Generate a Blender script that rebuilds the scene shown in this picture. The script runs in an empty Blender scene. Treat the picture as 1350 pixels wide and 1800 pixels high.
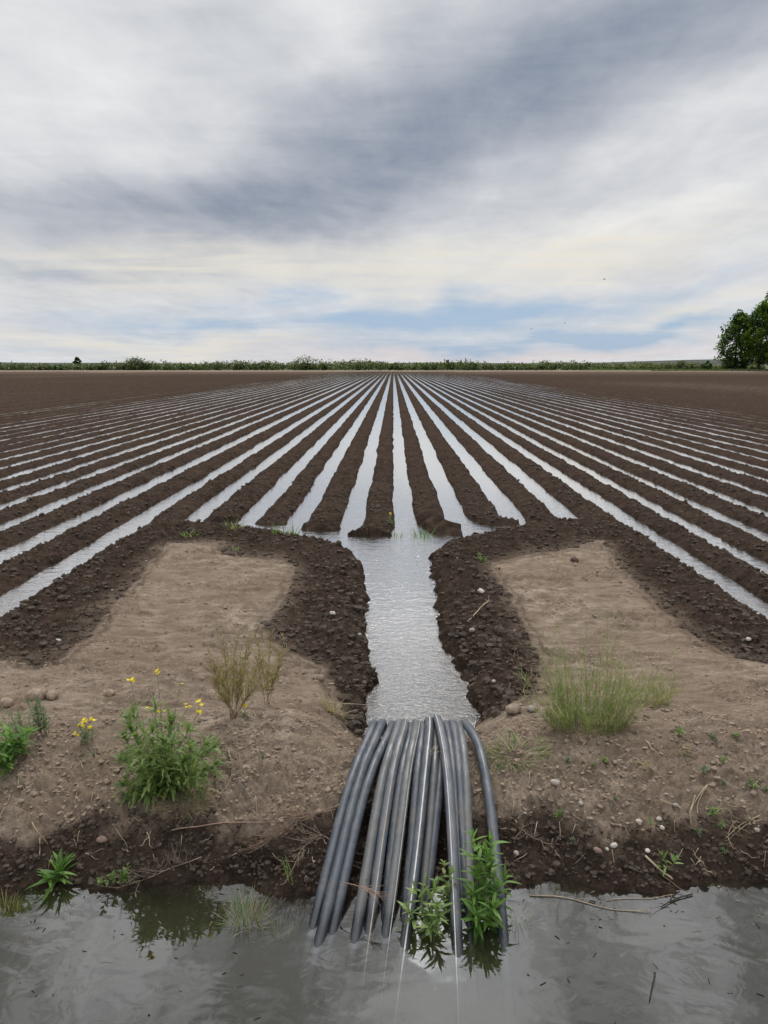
import bpy, math, random
import numpy as np
from mathutils import Vector, Matrix

random.seed(7)
rng = np.random.default_rng(11)
sc = bpy.context.scene
C = sc.collection
PI = math.pi

# ------------------------------------------------------------------ camera
F = 1352.0                      # focal length in photo pixels (photo is 1350 wide)
H0 = 1.90                       # eye above the ditch water (z = 0)
PITCH = math.radians(10.84)
YAW = math.atan(16 / 1352.0)
ZF = -0.05                      # level of the water in the furrows
cam_d = bpy.data.cameras.new('camera')
cam = bpy.data.objects.new('camera', cam_d)
C.objects.link(cam)
cam.location = (0, 0, H0)
cam.rotation_euler = (PI / 2 - PITCH, 0, YAW)
cam_d.sensor_fit = 'HORIZONTAL'
cam_d.sensor_width = 36.0
cam_d.lens = 36.0 * F / 1350.0
cam_d.clip_start = 0.05
cam_d.clip_end = 20000
sc.camera = cam
ROT = cam.rotation_euler.to_matrix()


def ray(px, py):
    return ROT @ Vector(((px - 675) / F, (900 - py) / F, -1.0))


def gp(px, py, z=0.0):
    """photo pixel -> point on the level z (used to measure the place from the photograph)"""
    d = ray(px, py)
    t = (z - H0) / d.z
    return (d.x * t, d.y * t)


# ------------------------------------------------------------------ noise
_perm = np.arange(512)
np.random.default_rng(5).shuffle(_perm)
_perm = np.concatenate([_perm, _perm])
_ang = np.random.default_rng(6).random(512) * 2 * PI
_gx, _gy = np.cos(_ang), np.sin(_ang)


def perlin(x, y):
    xi = np.floor(x).astype(np.int64)
    yi = np.floor(y).astype(np.int64)
    xf, yf = x - xi, y - yi
    u = xf * xf * xf * (xf * (xf * 6 - 15) + 10)
    v = yf * yf * yf * (yf * (yf * 6 - 15) + 10)
    xi &= 511
    yi &= 511
    x1, y1 = (xi + 1) & 511, (yi + 1) & 511

    def g(a, b, dx, dy):
        h = _perm[_perm[a] + b]
        return _gx[h] * dx + _gy[h] * dy
    n00, n10 = g(xi, yi, xf, yf), g(x1, yi, xf - 1, yf)
    n01, n11 = g(xi, y1, xf, yf - 1), g(x1, y1, xf - 1, yf - 1)
    a = n00 + u * (n10 - n00)
    b = n01 + u * (n11 - n01)
    return 1.5 * (a + v * (b - a))


def fbm(x, y, s, oct=3):
    r, a, f = 0, 1.0, 1.0 / s
    for k in range(oct):
        r = r + a * perlin(x * f + 17.3 * k, y * f - 9.1 * k)
        a *= 0.5
        f *= 2.03
    return r


def billow(x, y, s, off=0.0):
    return np.abs(perlin(x / s + off, y / s - off)) * 2 - 0.5


def sstep(a, b, x):
    t = np.clip((x - a) / (b - a), 0, 1)
    return t * t * (3 - 2 * t)


def seg_dist(x, y, pts):
    best = np.full(x.shape, 1e9)
    for (ax, ay), (bx, by) in zip(pts[:-1], pts[1:]):
        dx, dy = bx - ax, by - ay
        L = dx * dx + dy * dy + 1e-12
        t = np.clip(((x - ax) * dx + (y - ay) * dy) / L, 0, 1)
        best = np.minimum(best, (x - ax - t * dx) ** 2 + (y - ay - t * dy) ** 2)
    return np.sqrt(best)


def in_poly(x, y, pts):
    ins = np.zeros(x.shape, bool)
    n = len(pts)
    for i in range(n):
        ax, ay = pts[i]
        bx, by = pts[(i + 1) % n]
        if ay == by:
            continue
        c = ((ay > y) != (by > y)) & (x < (bx - ax) * (y - ay) / (by - ay) + ax)
        ins ^= c
    return ins


# ------------------------------------------------------------------ plan of the place
FUR = [-2.55, -1.82, -1.22, -0.50, 0.137, 0.80, 1.555, 2.27]       # furrow centres fed by the channel
left = [-3.20, -4.02]
while left[-1] > -240:
    left.append(left[-1] - [0.70, 0.64, 0.74, 0.66][len(left) % 4])
right = [3.0, 3.62]
while right[-1] < 240:
    right.append(right[-1] + [0.70, 0.76, 0.64, 0.68][len(right) % 4])
FX = np.array(left[::-1] + FUR + right)
iF0 = len(left)                                                      # index of FUR[0]
RIDGE_END = np.full(len(FX) - 1, 4.75)                               # ridge i lies between furrow i and i+1
for k, py in enumerate([921, 926, 936, 950, 943, 926, 921]):
    RIDGE_END[iF0 + k] = gp(690, py, ZF)[1]
RIDGE_END[iF0 - 1] = 9.3
RIDGE_END[iF0 + 7] = 9.3
RIDGE_RIGHT_TAIL = {iF0 + 4: 0.28, iF0 + 5: 0.20, iF0 + 3: -0.12}

CH_L = [gp(a, b, ZF) for a, b in [(315, 924), (390, 936), (470, 944), (554, 957), (600, 966), (628, 980), (642, 1012), (645, 1060), (645, 1102),
                                  (654, 1168), (663, 1200), (648, 1232), (640, 1262)]] + [(-0.14, 3.72)]
CH_R = [gp(a, b, ZF) for a, b in [(1040, 923), (940, 929), (870, 941), (825, 951), (775, 964), (755, 982), (763, 1016), (770, 1087), (778, 1132),
                                  (804, 1177), (822, 1213), (836, 1250), (838, 1265)]] + [(0.40, 3.72)]
HEAD_L = CH_L + [(0.13, 3.62), (0.13, -8), (-300, -8), (-300, 4.9), (-3.35, 4.95), (-3.0, 5.1), (-3.0, 9.3)]
HEAD_R = CH_R + [(0.13, 3.62), (0.13, -8), (300, -8), (300, 4.9), (3.1, 4.95), (2.83, 5.1), (2.83, 9.3)]
WATER_LINES = [CH_L, CH_R, [CH_L[-1], (0.13, 3.62), CH_R[-1]], [(-300, 4.9), (-3.35, 4.95), (-3.0, 5.1), (-3.0, 9.6)],
               [(300, 4.9), (3.1, 4.95), (2.83, 5.1), (2.83, 9.6)]]
ZD = 0.06
DRY_L = [(-60, 4.45)] + [gp(a, b, ZD) for a, b in [(-40, 1158), (60, 1172), (120, 1160), (165, 1122), (190, 1085), (235, 1030), (283, 975), (300, 955),
         (372, 951), (382, 974), (450, 980), (515, 990), (505, 1012), (498, 1042), (456, 1095), (462, 1122), (505, 1150), (560, 1178), (572, 1205), (600, 1240)]] + [(-0.22, 3.72)]
DRY_R = [(60, 4.45)] + [gp(a, b, ZD) for a, b in [(1390, 1176), (1300, 1163), (1230, 1128), (1170, 1083), (1110, 1024), (1075, 985), (1052, 950), (1020, 966),
         (940, 974), (868, 986), (872, 1002), (905, 1045), (925, 1090), (946, 1118), (955, 1150), (962, 1185), (950, 1235), (890, 1268)]] + [(0.48, 3.75)]
DRYP_L = DRY_L + [(0.13, 3.55), (0.13, -9), (-60, -9)]
DRYP_R = DRY_R + [(0.13, 3.55), (0.13, -9), (60, -9)]

_edge = [gp(a, b, 0) for a, b in [(-300, 1560), (-60, 1575), (20, 1572), (60, 1556), (150, 1556), (210, 1566), (350, 1552), (410, 1556), (520, 1580), (600, 1582), (640, 1560), (720, 1556),
                                  (800, 1556), (860, 1578), (910, 1566), (960, 1552), (1050, 1565), (1150, 1574), (1225, 1562), (1270, 1552), (1350, 1552), (1500, 1560), (1800, 1550)]]
_EX = np.array([e[0] for e in _edge])
_EY = np.array([e[1] for e in _edge])


def height(x, y, want_wet=False):
    x = np.asarray(x, float)
    y = np.asarray(y, float)
    wx = x + (0.038 * fbm(x, y, 0.22, 2) + 0.018 * fbm(x + 5, y, 0.07, 2)) * (y < 30)
    wy = y + 0.030 * fbm(x + 31, y + 7, 0.22, 2) * (y < 30)
    fade = 1.0 / (1 + (y / 45.0) ** 2)                # fine clods cannot be told apart far out
    # ---- ridged field
    wob = 0.032 * fbm(x * 0.8, y * 0.6 + 5, 0.8, 3) * fade + 0.010 * perlin(x * 0.8, y * 0.12)
    fx = x + wob
    i = np.clip(np.searchsorted(FX, fx) - 1, 0, len(FX) - 2)
    end = RIDGE_END[i]
    tail = np.zeros_like(x)
    for k, tv in RIDGE_RIGHT_TAIL.items():
        tail = np.where(i == k, tv, tail)
    tailw = tail * (1 - sstep(0.0, 0.75, y - end))
    a, b = FX[i], FX[i + 1]
    t = np.clip((fx - tailw - a) / (b - a), 0, 1)
    rc = np.abs(x - 0.1)
    thr = 0.60 - 0.16 * sstep(5, 14, rc)
    spread = ((i == iF0 + 3) | (i == iF0 + 4)) * (1 - sstep(0.05, 0.55, y - end)) + 0.5 * ((i >= iF0) & (i <= iF0 + 6)) * (1 - sstep(0.0, 0.5, y - end))
    thr = thr - 0.34 * np.minimum(spread, 1)
    prof = np.sin(PI * t)
    prof = np.clip((prof - thr) / (1 - thr), -0.7, 1)
    prof = np.where(prof > 0, prof ** 0.72, prof)
    rh = 0.075 - 0.036 * sstep(3, 12, rc) + 0.010 * perlin(a * 7.1, y * 0.2)
    dryup = 0.055 * sstep(11.0, 23.0, rc * np.where(x < 0, 0.84, 1.0) + 3.5 * perlin(a * 3.3 + 2, y * 0.03) + 4.0 * perlin(a * 11.0, a * 0 + 3.3)) - 0.012 * perlin(a * 5.7, y * 0.03)
    dryup = dryup * sstep(2.5, 5, rc)
    zf = ZF + np.where(prof > 0, prof * rh, prof * 0.09) + dryup
    ef = sstep(-0.06, 0.20, wy - end)
    zf = np.where(ef < 1, ZF - 0.07 + (zf - ZF + 0.07) * ef, zf)
    cl = 0.018 * billow(x, y, 0.085) + 0.013 * billow(x, y, 0.04, 4.0) + 0.007 * billow(x, y, 0.022, 1.0) * (y < 16) + 0.024 * fbm(x, y, 0.4, 2)
    clf = cl * fade * (1 - 0.5 * sstep(5, 13, rc)) * sstep(-0.10, 0.35, prof) * np.clip(ef, 0.15, 1)
    # tread print left by the tractor on two ridge ends
    tread = np.zeros_like(x)
    for k, y1 in ((iF0 + 4, 10.6), (iF0 + 2, 10.2)):
        m = (i == k) * sstep(0.02, 0.2, y - end) * (1 - sstep(y1 - 0.5, y1, y)) * sstep(0.15, 0.3, prof)
        ph = (y + 0.35 * np.abs(t - 0.5) * (b - a) * 2.2) / 0.27
        saw = ph - np.floor(ph)
        tread = np.maximum(tread, m)
        clf = clf * (1 - 0.85 * m) + m * 0.060 * (sstep(0.0, 0.25, saw) * (1 - sstep(0.55, 0.8, saw)) - 0.4)
    zf = zf + clf
    wet = np.ones_like(x) * (1 - 0.10 * sstep(8, 20, rc)) * (1 - 0.25 * sstep(120, 195, y))
    wet = wet - 0.11 * sstep(0.35, 1.0, prof) * sstep(7, 17, rc) - 0.14 * sstep(0.0, 0.8, perlin(x * 0.05 + 3, y * 0.02)) * sstep(14, 26, rc)  # outer ridge tops paled as painted row shading, plus broad drier blotches
    z = zf
    near = y < 11.5
    if near.any():
        X, Y = wx[near], wy[near]
        hl, hr = in_poly(X, Y, HEAD_L), in_poly(X, Y, HEAD_R)
        head = hl | hr
        dw = np.full(X.shape, 1e9)
        for pl in WATER_LINES:
            dw = np.minimum(dw, seg_dist(X, Y, pl))
        dry = in_poly(X, Y, DRYP_L) & (X < 0.13) | in_poly(X, Y, DRYP_R) & (X >= 0.13)
        ds = np.minimum(seg_dist(X, Y, DRY_L), seg_dist(X, Y, DRY_R))
        x0, y0 = x[near], y[near]
        # bank between ditch and headland
        ye = np.interp(x0, _EX, _EY) + 0.02 * fbm(x0, y0 * 0.3, 0.25, 3)
        s = y0 - ye
        tube = np.exp(-((x0 - 0.05) / 0.28) ** 2)
        bank = np.interp(s, [-2.6, -1.9, -1.7, -1.1, -0.55, -0.14, -0.02, 0.03, 0.07, 0.16, 0.30, 0.45, 0.62, 0.85, 1.3, 1.9, 2.6],
                         [0.5, 0.4, 0.0, -0.38, -0.40, -0.17, -0.03, 0.015, 0.045, 0.105, 0.185, 0.235, 0.27, 0.245, 0.12, 0.065, 0.045])
        tubew = np.exp(-((x0 - 0.08) / 0.40) ** 4)
        bank = bank - 0.068 * tubew * sstep(0.02, 0.18, s) * (1 - sstep(0.85, 1.2, s)) - 0.05 * tube * sstep(0.02, 0.12, s) * (1 - sstep(0.22, 0.42, s))
        bank = bank - 0.17 * tubew * sstep(3.27, 3.47, y0) * (1 - sstep(3.9, 4.2, y0))
        und = 0.016 * fbm(x0, y0, 0.45, 3) + 0.022 * fbm(x0 + 9, y0 + 3, 1.1, 2)
        zdry = bank + und * sstep(-0.02, 0.1, s)
        tt = np.clip(dw / (dw + ds + 1e-6), 0, 1)
        tt = np.where(dry, 1.0, tt)
        width = dw + ds
        A = 0.115 * np.clip(width / 0.55, 0.25, 1.0)
        bump = np.interp(tt, [0, 0.12, 0.3, 0.5, 0.75, 1.0], [0.12, 0.62, 1.0, 0.72, 0.18, 0.0])
        edge_d = 0.03 * sstep(0, 0.05, dw)
        und = 0
        zh = ZF - 0.02 + (zdry - ZF + 0.02) * np.clip(tt, 0, 1) ** 0.8 + A * bump * (~dry) + edge_d * (~dry) * (1 - tt)
        wb = (~dry).astype(float)
        soft = np.where(dry, 0.5 * (1 - sstep(0, 0.09, ds)), 0.5 + 0.5 * sstep(0, 0.06, ds))
        inner = sstep(0.55, 0.9, tt)                        # smooth scraped strip between berm and dry soil
        cw = (0.020 * billow(x0, y0, 0.10) + 0.015 * billow(x0, y0, 0.042, 7.0) + 0.009 * billow(x0, y0, 0.021, 2.0)) * (1 - 0.65 * inner)
        patch = sstep(-0.15, 0.35, fbm(x0 + 4, y0 * 1.7, 0.6, 2))
        cd = (0.013 * billow(x0, y0, 0.07, 1.0) + 0.010 * billow(x0, y0, 0.032, 3.0) + 0.005 * billow(x0, y0, 0.016, 6.0)) * (0.22 + 0.9 * patch) + 0.017 * fbm(x0 * 0.5 + y0 * 0.25, y0 * 1.6, 0.20, 3)
        face = (y0 < 3.9) * (1 - sstep(0.5, 0.95, s))
        cb = 0.015 * billow(x0, y0, 0.075, 9.0) + 0.011 * billow(x0, y0, 0.032, 5.0) + 0.006 * billow(x0, y0, 0.015, 8.0) + 0.014 * fbm(x0, y0, 0.16, 2)
        fine = cw * wb + cd * (1 - wb)
        fine = fine * (1 - face) + cb * face * sstep(-0.3, 0.06, s)
        zh = zh + fine * np.clip(dw / 0.10, 0.35, 1)
        out = ZF - 0.05 - 0.5 * dw
        zh = np.where(head, zh, np.maximum(out, -0.25))
        deep = (~head) & (Y < 8.7) & (np.abs(X) < 2.4)
        z = z.copy()
        zz = z[near]
        zz = np.where(deep, np.minimum(zz, -0.14 + 0.02 * fine), zz)
        zz = np.where(y0 < 4.6, zh, np.maximum(zz, zh))
        z[near] = zz
        if want_wet:
            wn = wet[near]
            hw = soft
            hw = hw * (1 - 0.40 * inner * wb)
            lo = 1 - sstep(0.08, 0.20, bank + 0.05 * fbm(x0, y0, 0.4, 3) + 0.02 * fbm(x0, y0, 0.08, 2))
            hw = np.maximum(hw, 0.9 * lo * (y0 < 3.3))
            wn = np.where(head, hw, wn)
            wet = wet.copy()
            wet[near] = wn
    far = sstep(196, 203, y)
    z = z * (1 - far) + far * (0.30 + 0.10 * perlin(x / 9.0, y / 9.0))
    wet = wet * (1 - sstep(198, 203, y))
    if want_wet:
        return z, wet
    return z


def hz(x, y):
    return float(height(np.array([x]), np.array([y]))[0])


def surf(px, py):
    """where the line through a photo pixel meets the ground"""
    d = ray(px, py)
    ts = np.linspace(1.2, 12, 1400)
    X, Y, Z = d.x * ts, d.y * ts, H0 + d.z * ts
    h = height(X, Y)
    k = int(np.argmax(Z < h))
    return Vector((X[k], Y[k], h[k]))


# ------------------------------------------------------------------ object helpers
def tag(o, label=None, cat=None, group=None, kind=None):
    if label: o['label'] = label
    if cat: o['category'] = cat
    if group: o['group'] = group
    if kind: o['kind'] = kind
    return o


def empty(name, loc, label, cat, group=None):
    o = bpy.data.objects.new(name, None)
    C.objects.link(o)
    o.location = loc
    o.empty_display_size = 0.05
    return tag(o, label, cat, group)


class MB:
    """collects shapes for one mesh"""
    def __init__(self):
        self.v, self.f, self.m = [], [], []

    def add(self, vs, fs, mi=0):
        n = len(self.v)
        self.v.extend([tuple(p) for p in vs])
        self.f.extend([tuple(i + n for i in f) for f in fs])
        self.m.extend([mi] * len(fs))

    def tube(self, pts, r, seg=6, cap=True, mi=0):
        pts = [Vector(p) for p in pts]
        rs = r if isinstance(r, (list, tuple)) else [r] * len(pts)
        vs, fs = [], []
        up = Vector((0.31, 0.17, 0.93)).normalized()
        for k, p in enumerate(pts):
            d = (pts[min(k + 1, len(pts) - 1)] - pts[max(k - 1, 0)])
            if d.length < 1e-9: d = Vector((0, 0, 1))
            d.normalize()
            a = d.cross(up)
            if a.length < 1e-3: a = d.cross(Vector((1, 0, 0)))
            a.normalize()
            b = d.cross(a)
            for j in range(seg):
                an = 2 * PI * j / seg
                vs.append(p + rs[k] * (math.cos(an) * a + math.sin(an) * b))
        for k in range(len(pts) - 1):
            for j in range(seg):
                j2 = (j + 1) % seg
                fs.append((k * seg + j, k * seg + j2, (k + 1) * seg + j2, (k + 1) * seg + j))
        if cap:
            fs.append(tuple(range(seg))[::-1])
            fs.append(tuple((len(pts) - 1) * seg + j for j in range(seg)))
        self.add(vs, fs, mi)

    def leaf(self, base, d, up, L, W, lobes=0, droop=0.3, fold=0.25, n=6, mi=0):
        """a lanceolate blade, folded along its midrib and drooping to the tip"""
        d = Vector(d).normalized()
        side = d.cross(Vector(up))
        if side.length < 1e-3: side = d.cross(Vector((1, 0, 0.2)))
        side.normalize()
        nrm = side.cross(d).normalized()
        vs, fs = [], []
        p = Vector(base)
        for k in range(n + 1):
            t = k / n
            w = W * (math.sin(PI * min(1, (0.06 + 0.94 * t)) ** 0.75) ** 0.9) if t < 1 else 0.0
            if lobes and 0 < k < n:
                w *= 1.25 if k % 2 else 0.5
            dd = (d - nrm * droop * t * 1.6).normalized()
            nn = side.cross(dd).normalized()
            vs += [p - side * w + nn * w * fold, p, p + side * w + nn * w * fold]
            p = p + dd * (L / n)
        for k in range(n):
            a = 3 * k
            fs += [(a, a + 1, a + 4, a + 3), (a + 1, a + 2, a + 5, a + 4)]
        self.add(vs, fs, mi)

    def blade(self, base, d, L, W, bend, n=5, mi=0):
        d = Vector(d).normalized()
        out = Vector((d.x, d.y, 0))
        if out.length < 1e-3: out = Vector((1, 0, 0))
        out.normalize()
        side = d.cross(out)
        if side.length < 1e-3: side = Vector((-out.y, out.x, 0))
        side.normalize()
        a0 = random.uniform(-0.8, 0.8)
        side = (side * math.cos(a0) + out * math.sin(a0)).normalized()
        p = Vector(base)
        vs, fs = [], []
        for k in range(n + 1):
            t = k / n
            w = W * (1 - t) ** 0.6 * 0.5
            vs += [p - side * w, p + side * w]
            dd = (d + (out * 0.9 - Vector((0, 0, 0.8))) * bend * t * t).normalized()
            p = p + dd * (L / n)
        for k in range(n):
            a = 2 * k
            fs.append((a, a + 1, a + 3, a + 2))
        self.add(vs, fs, mi)

    def lump(self, c, r, sq=(1, 1, 1), rough=0.25, sub=1, mi=0):
        vs, fs = ICO[sub]
        a = random.random() * 2 * PI
        ca, sa = math.cos(a), math.sin(a)
        o = [random.uniform(1 - rough, 1 + rough) for _ in vs]
        ps = []
        for v, k in zip(vs, o):
            X, Y, Z = v[0] * sq[0] * k * r, v[1] * sq[1] * k * r, v[2] * sq[2] * k * r
            ps.append((c[0] + X * ca - Y * sa, c[1] + X * sa + Y * ca, c[2] + Z))
        self.add(ps, fs, mi)

    def build(self, name, mats, parent=None, smooth=True):
        me = bpy.data.meshes.new(name)
        me.from_pydata(self.v, [], self.f)
        if not isinstance(mats, (list, tuple)): mats = [mats]
        for m in mats: me.materials.append(m)
        if len(mats) > 1:
            me.polygons.foreach_set('material_index', self.m)
        me.polygons.foreach_set('use_smooth', [smooth] * len(me.polygons))
        me.update()
        o = bpy.data.objects.new(name, me)
        C.objects.link(o)
        if parent is not None:
            o.parent = parent
            me.transform(Matrix.Translation(-parent_world(parent)))
        return o

    def build_at(self, name, mats, loc, smooth=True):
        """a top-level mesh whose origin stands at its own base"""
        o = self.build(name, mats, None, smooth)
        o.data.transform(Matrix.Translation(-Vector(loc)))
        o.location = loc
        return o


def parent_world(o):
    v = Vector(o.location)
    while o.parent:
        o = o.parent
        v += Vector(o.location)
    return v


def _ico():
    import bmesh
    r = {}
    for s in (1, 2, 3):
        bm = bmesh.new()
        bmesh.ops.create_icosphere(bm, subdivisions=s, radius=1.0)
        r[s] = ([tuple(v.co) for v in bm.verts], [tuple(v.index for v in f.verts) for f in bm.faces])
        bm.free()
    return r


ICO = _ico()


# ------------------------------------------------------------------ materials
class NT:
    def __init__(self, tree):
        self.t = tree
        self.n = tree.nodes
        self.l = tree.links

    def node(self, kind, **kw):
        nd = self.n.new(kind)
        for k, v in kw.items():
            if k.startswith('_'): setattr(nd, k[1:], v)
        return nd

    def put(self, sock, val):
        if val is None: return
        if hasattr(val, 'is_output'): self.l.new(val, sock)
        else:
            try: sock.default_value = val
            except Exception: sock.default_value = (*val, 1.0)

    def math(self, op, a, b=None, c=None, clamp=False):
        nd = self.n.new('ShaderNodeMath')
        nd.operation = op
        nd.use_clamp = clamp
        for s, v in zip(nd.inputs, (a, b, c)): self.put(s, v)
        return nd.outputs[0]

    def vmath(self, op, a, b=None, out=0):
        nd = self.n.new('ShaderNodeVectorMath')
        nd.operation = op
        self.put(nd.inputs[0], a)
        if b is not None: self.put(nd.inputs[1], b)
        return nd.outputs[out]

    def noise(self, vec, scale, detail=3.0, rough=0.5, dist=0.0, col=False):
        nd = self.n.new('ShaderNodeTexNoise')
        self.put(nd.inputs['Vector'], vec)
        nd.inputs['Scale'].default_value = scale
        nd.inputs['Detail'].default_value = detail
        nd.inputs['Roughness'].default_value = rough
        nd.inputs['Distortion'].default_value = dist
        return nd.outputs['Color' if col else 'Fac']

    def ramp(self, x, a, b, lo=0.0, hi=1.0, smooth=True):
        nd = self.n.new('ShaderNodeMapRange')
        nd.interpolation_type = 'SMOOTHSTEP' if smooth else 'LINEAR'
        self.put(nd.inputs['Value'], x)
        nd.inputs['From Min'].default_value = a
        nd.inputs['From Max'].default_value = b
        nd.inputs['To Min'].default_value = lo
        nd.inputs['To Max'].default_value = hi
        return nd.outputs[0]

    def mix(self, fac, a, b, kind='MIX'):
        nd = self.n.new('ShaderNodeMix')
        nd.data_type = 'RGBA'
        nd.blend_type = kind
        self.put(nd.inputs[0], fac)
        self.put(nd.inputs[6], a if hasattr(a, 'is_output') else (*a, 1.0))
        self.put(nd.inputs[7], b if hasattr(b, 'is_output') else (*b, 1.0))
        return nd.outputs[2]

    def mapping(self, vec, rot=(0, 0, 0), scale=(1, 1, 1), loc=(0, 0, 0)):
        nd = self.n.new('ShaderNodeMapping')
        self.put(nd.inputs['Vector'], vec)
        nd.inputs['Rotation'].default_value = rot
        nd.inputs['Scale'].default_value = scale
        nd.inputs['Location'].default_value = loc
        return nd.outputs[0]


def new_mat(name):
    m = bpy.data.materials.new(name)
    m.use_nodes = True
    nt = NT(m.node_tree)
    p = nt.n['Principled BSDF']
    return m, nt, p


def coord(nt, what='Object'):
    return nt.n.new('ShaderNodeTexCoord').outputs[what]


def bump(nt, h, strength, dist, normal=None):
    b = nt.n.new('ShaderNodeBump')
    nt.put(b.inputs['Height'], h)
    nt.put(b.inputs['Strength'], strength)
    b.inputs['Distance'].default_value = dist
    if normal is not None: nt.put(b.inputs['Normal'], normal)
    return b.outputs[0]


def soil_material():
    m, nt, p = new_mat('soil')
    geo = nt.n.new('ShaderNodeNewGeometry').outputs['Position']
    at = nt.n.new('ShaderNodeAttribute')
    at.attribute_name = 'wet'
    wet = at.outputs['Fac']
    big = nt.noise(geo, 1.3, 4, 0.6)
    mid = nt.noise(geo, 9.0, 5, 0.65)
    fin = nt.noise(geo, 85.0, 4, 0.7)
    dry = nt.mix(nt.ramp(mid, 0.3, 0.7), (0.182, 0.141, 0.104), (0.405, 0.328, 0.253))
    dry = nt.mix(nt.ramp(big, 0.35, 0.65), dry, (0.270, 0.207, 0.155))
    streak = nt.noise(nt.mapping(geo, (0, 0, 0.35), (2.2, 9.0, 3.0)), 1.6, 6, 0.68, 0.5)
    dry = nt.mix(nt.ramp(streak, 0.42, 0.62, 0.0, 0.6), dry, (0.150, 0.110, 0.080))
    dry = nt.mix(nt.ramp(fin, 0.28, 0.45, 0.5, 0.0), dry, (0.10, 0.070, 0.052))
    wt = nt.mix(nt.ramp(mid, 0.3, 0.7), (0.023, 0.0168, 0.0130), (0.078, 0.056, 0.043))
    wt = nt.mix(nt.ramp(big, 0.4, 0.75, 0, 0.6), wt, (0.082, 0.058, 0.044))
    pch = nt.noise(geo, 0.07, 4, 0.6)
    wt = nt.mix(nt.ramp(pch, 0.40, 0.62, 0.0, 0.5), wt, nt.mix(mid, (0.050, 0.035, 0.029), (0.072, 0.052, 0.041)))
    # a few pale specks of grit
    vor = nt.n.new('ShaderNodeTexVoronoi')
    nt.put(vor.inputs['Vector'], geo)
    vor.inputs['Scale'].default_value = 38
    grit = nt.math('MULTIPLY', nt.ramp(vor.outputs['Distance'], 0.10, 0.16, 1.0, 0.0), nt.ramp(nt.noise(geo, 14.0, 2), 0.60, 0.66))
    blot = nt.noise(geo, 3.2, 5, 0.62, 0.6)
    w2 = nt.math('ADD', nt.math('ADD', wet, nt.math('MULTIPLY', nt.math('SUBTRACT', blot, 0.52), 0.75)), nt.math('MULTIPLY', nt.math('SUBTRACT', mid, 0.5), 0.6), clamp=True)
    col = nt.mix(nt.ramp(w2, 0.12, 0.85), dry, wt)
    col = nt.mix(nt.math('MULTIPLY', grit, 0.7), col, (0.30, 0.26, 0.22))
    nt.put(p.inputs['Base Color'], col)
    nt.put(p.inputs['Roughness'], nt.ramp(w2, 0.3, 1.0, 0.95, 0.80))
    p.inputs['Specular IOR Level'].default_value = 0.0
    h = nt.math('ADD', nt.math('MULTIPLY', nt.noise(geo, 30, 6, 0.7), 0.7), nt.math('MULTIPLY', nt.noise(geo, 120, 4, 0.7), 0.3))
    nt.put(p.inputs['Normal'], bump(nt, h, 1.0, 0.022))
    return m


def plain(name, col, rough=0.8, var=0.25, scale=20, spec=0.3, bumpd=0.0, col2=None, coords='Object'):
    m, nt, p = new_mat(name)
    co = coord(nt, coords)
    n = nt.noise(co, scale, 4, 0.6)
    c2 = col2 if col2 else tuple(c * (1 - var) for c in col)
    c1 = col if col2 else tuple(min(1, c * (1 + var)) for c in col)
    c = nt.mix(nt.ramp(n, 0.3, 0.7), c2, c1)
    inf = nt.n.new('ShaderNodeObjectInfo').outputs['Random']
    c = nt.mix(1.0, c, nt.mix(inf, (0.86, 0.86, 0.86), (1.12, 1.12, 1.12)), 'MULTIPLY')
    nt.put(p.inputs['Base Color'], c)
    p.inputs['Roughness'].default_value = rough
    p.inputs['Specular IOR Level'].default_value = spec
    if bumpd: nt.put(p.inputs['Normal'], bump(nt, nt.noise(co, scale * 2, 5, 0.65), 0.8, bumpd))
    return m


def leaf_mat(name, c1, c2, trans=0.45, rough=0.5, scale=25, pos=False):
    m, nt, p = new_mat(name)
    if pos: co = nt.n.new('ShaderNodeNewGeometry').outputs['Position']
    else: co = coord(nt)
    g = nt.n.new('ShaderNodeNewGeometry').outputs['Random Per Island']
    n = nt.noise(co, scale, 3, 0.5)
    f = nt.math('ADD', nt.math('MULTIPLY', g, 0.6), nt.math('MULTIPLY', n, 0.4))
    col = nt.mix(nt.ramp(f, 0.2, 0.8), c1, c2)
    nt.put(p.inputs['Base Color'], col)
    p.inputs['Roughness'].default_value = rough
    p.inputs['Specular IOR Level'].default_value = 0.35
    tr = nt.n.new('ShaderNodeBsdfTranslucent')
    nt.put(tr.inputs['Color'], nt.mix(1.0, col, (1.2, 1.25, 0.7), 'MULTIPLY'))
    mx = nt.n.new('ShaderNodeMixShader')
    mx.inputs[0].default_value = trans
    nt.l.new(p.outputs[0], mx.inputs[1])
    nt.l.new(tr.outputs[0], mx.inputs[2])
    nt.l.new(mx.outputs[0], nt.n['Material Output'].inputs['Surface'])
    return m


def facing_fac(nt, normal, power, lo, hi):
    """how strongly a water face mirrors, rising towards grazing view as Fresnel reflection does"""
    lw = nt.n.new('ShaderNodeLayerWeight')
    lw.inputs['Blend'].default_value = 0.5
    nt.put(lw.inputs['Normal'], normal)
    f = nt.math('POWER', lw.outputs['Facing'], power) if power else nt.ramp(lw.outputs['Facing'], 0.30, 0.90)
    return nt.math('ADD', nt.math('MULTIPLY', f, hi - lo), lo, clamp=True)


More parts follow.
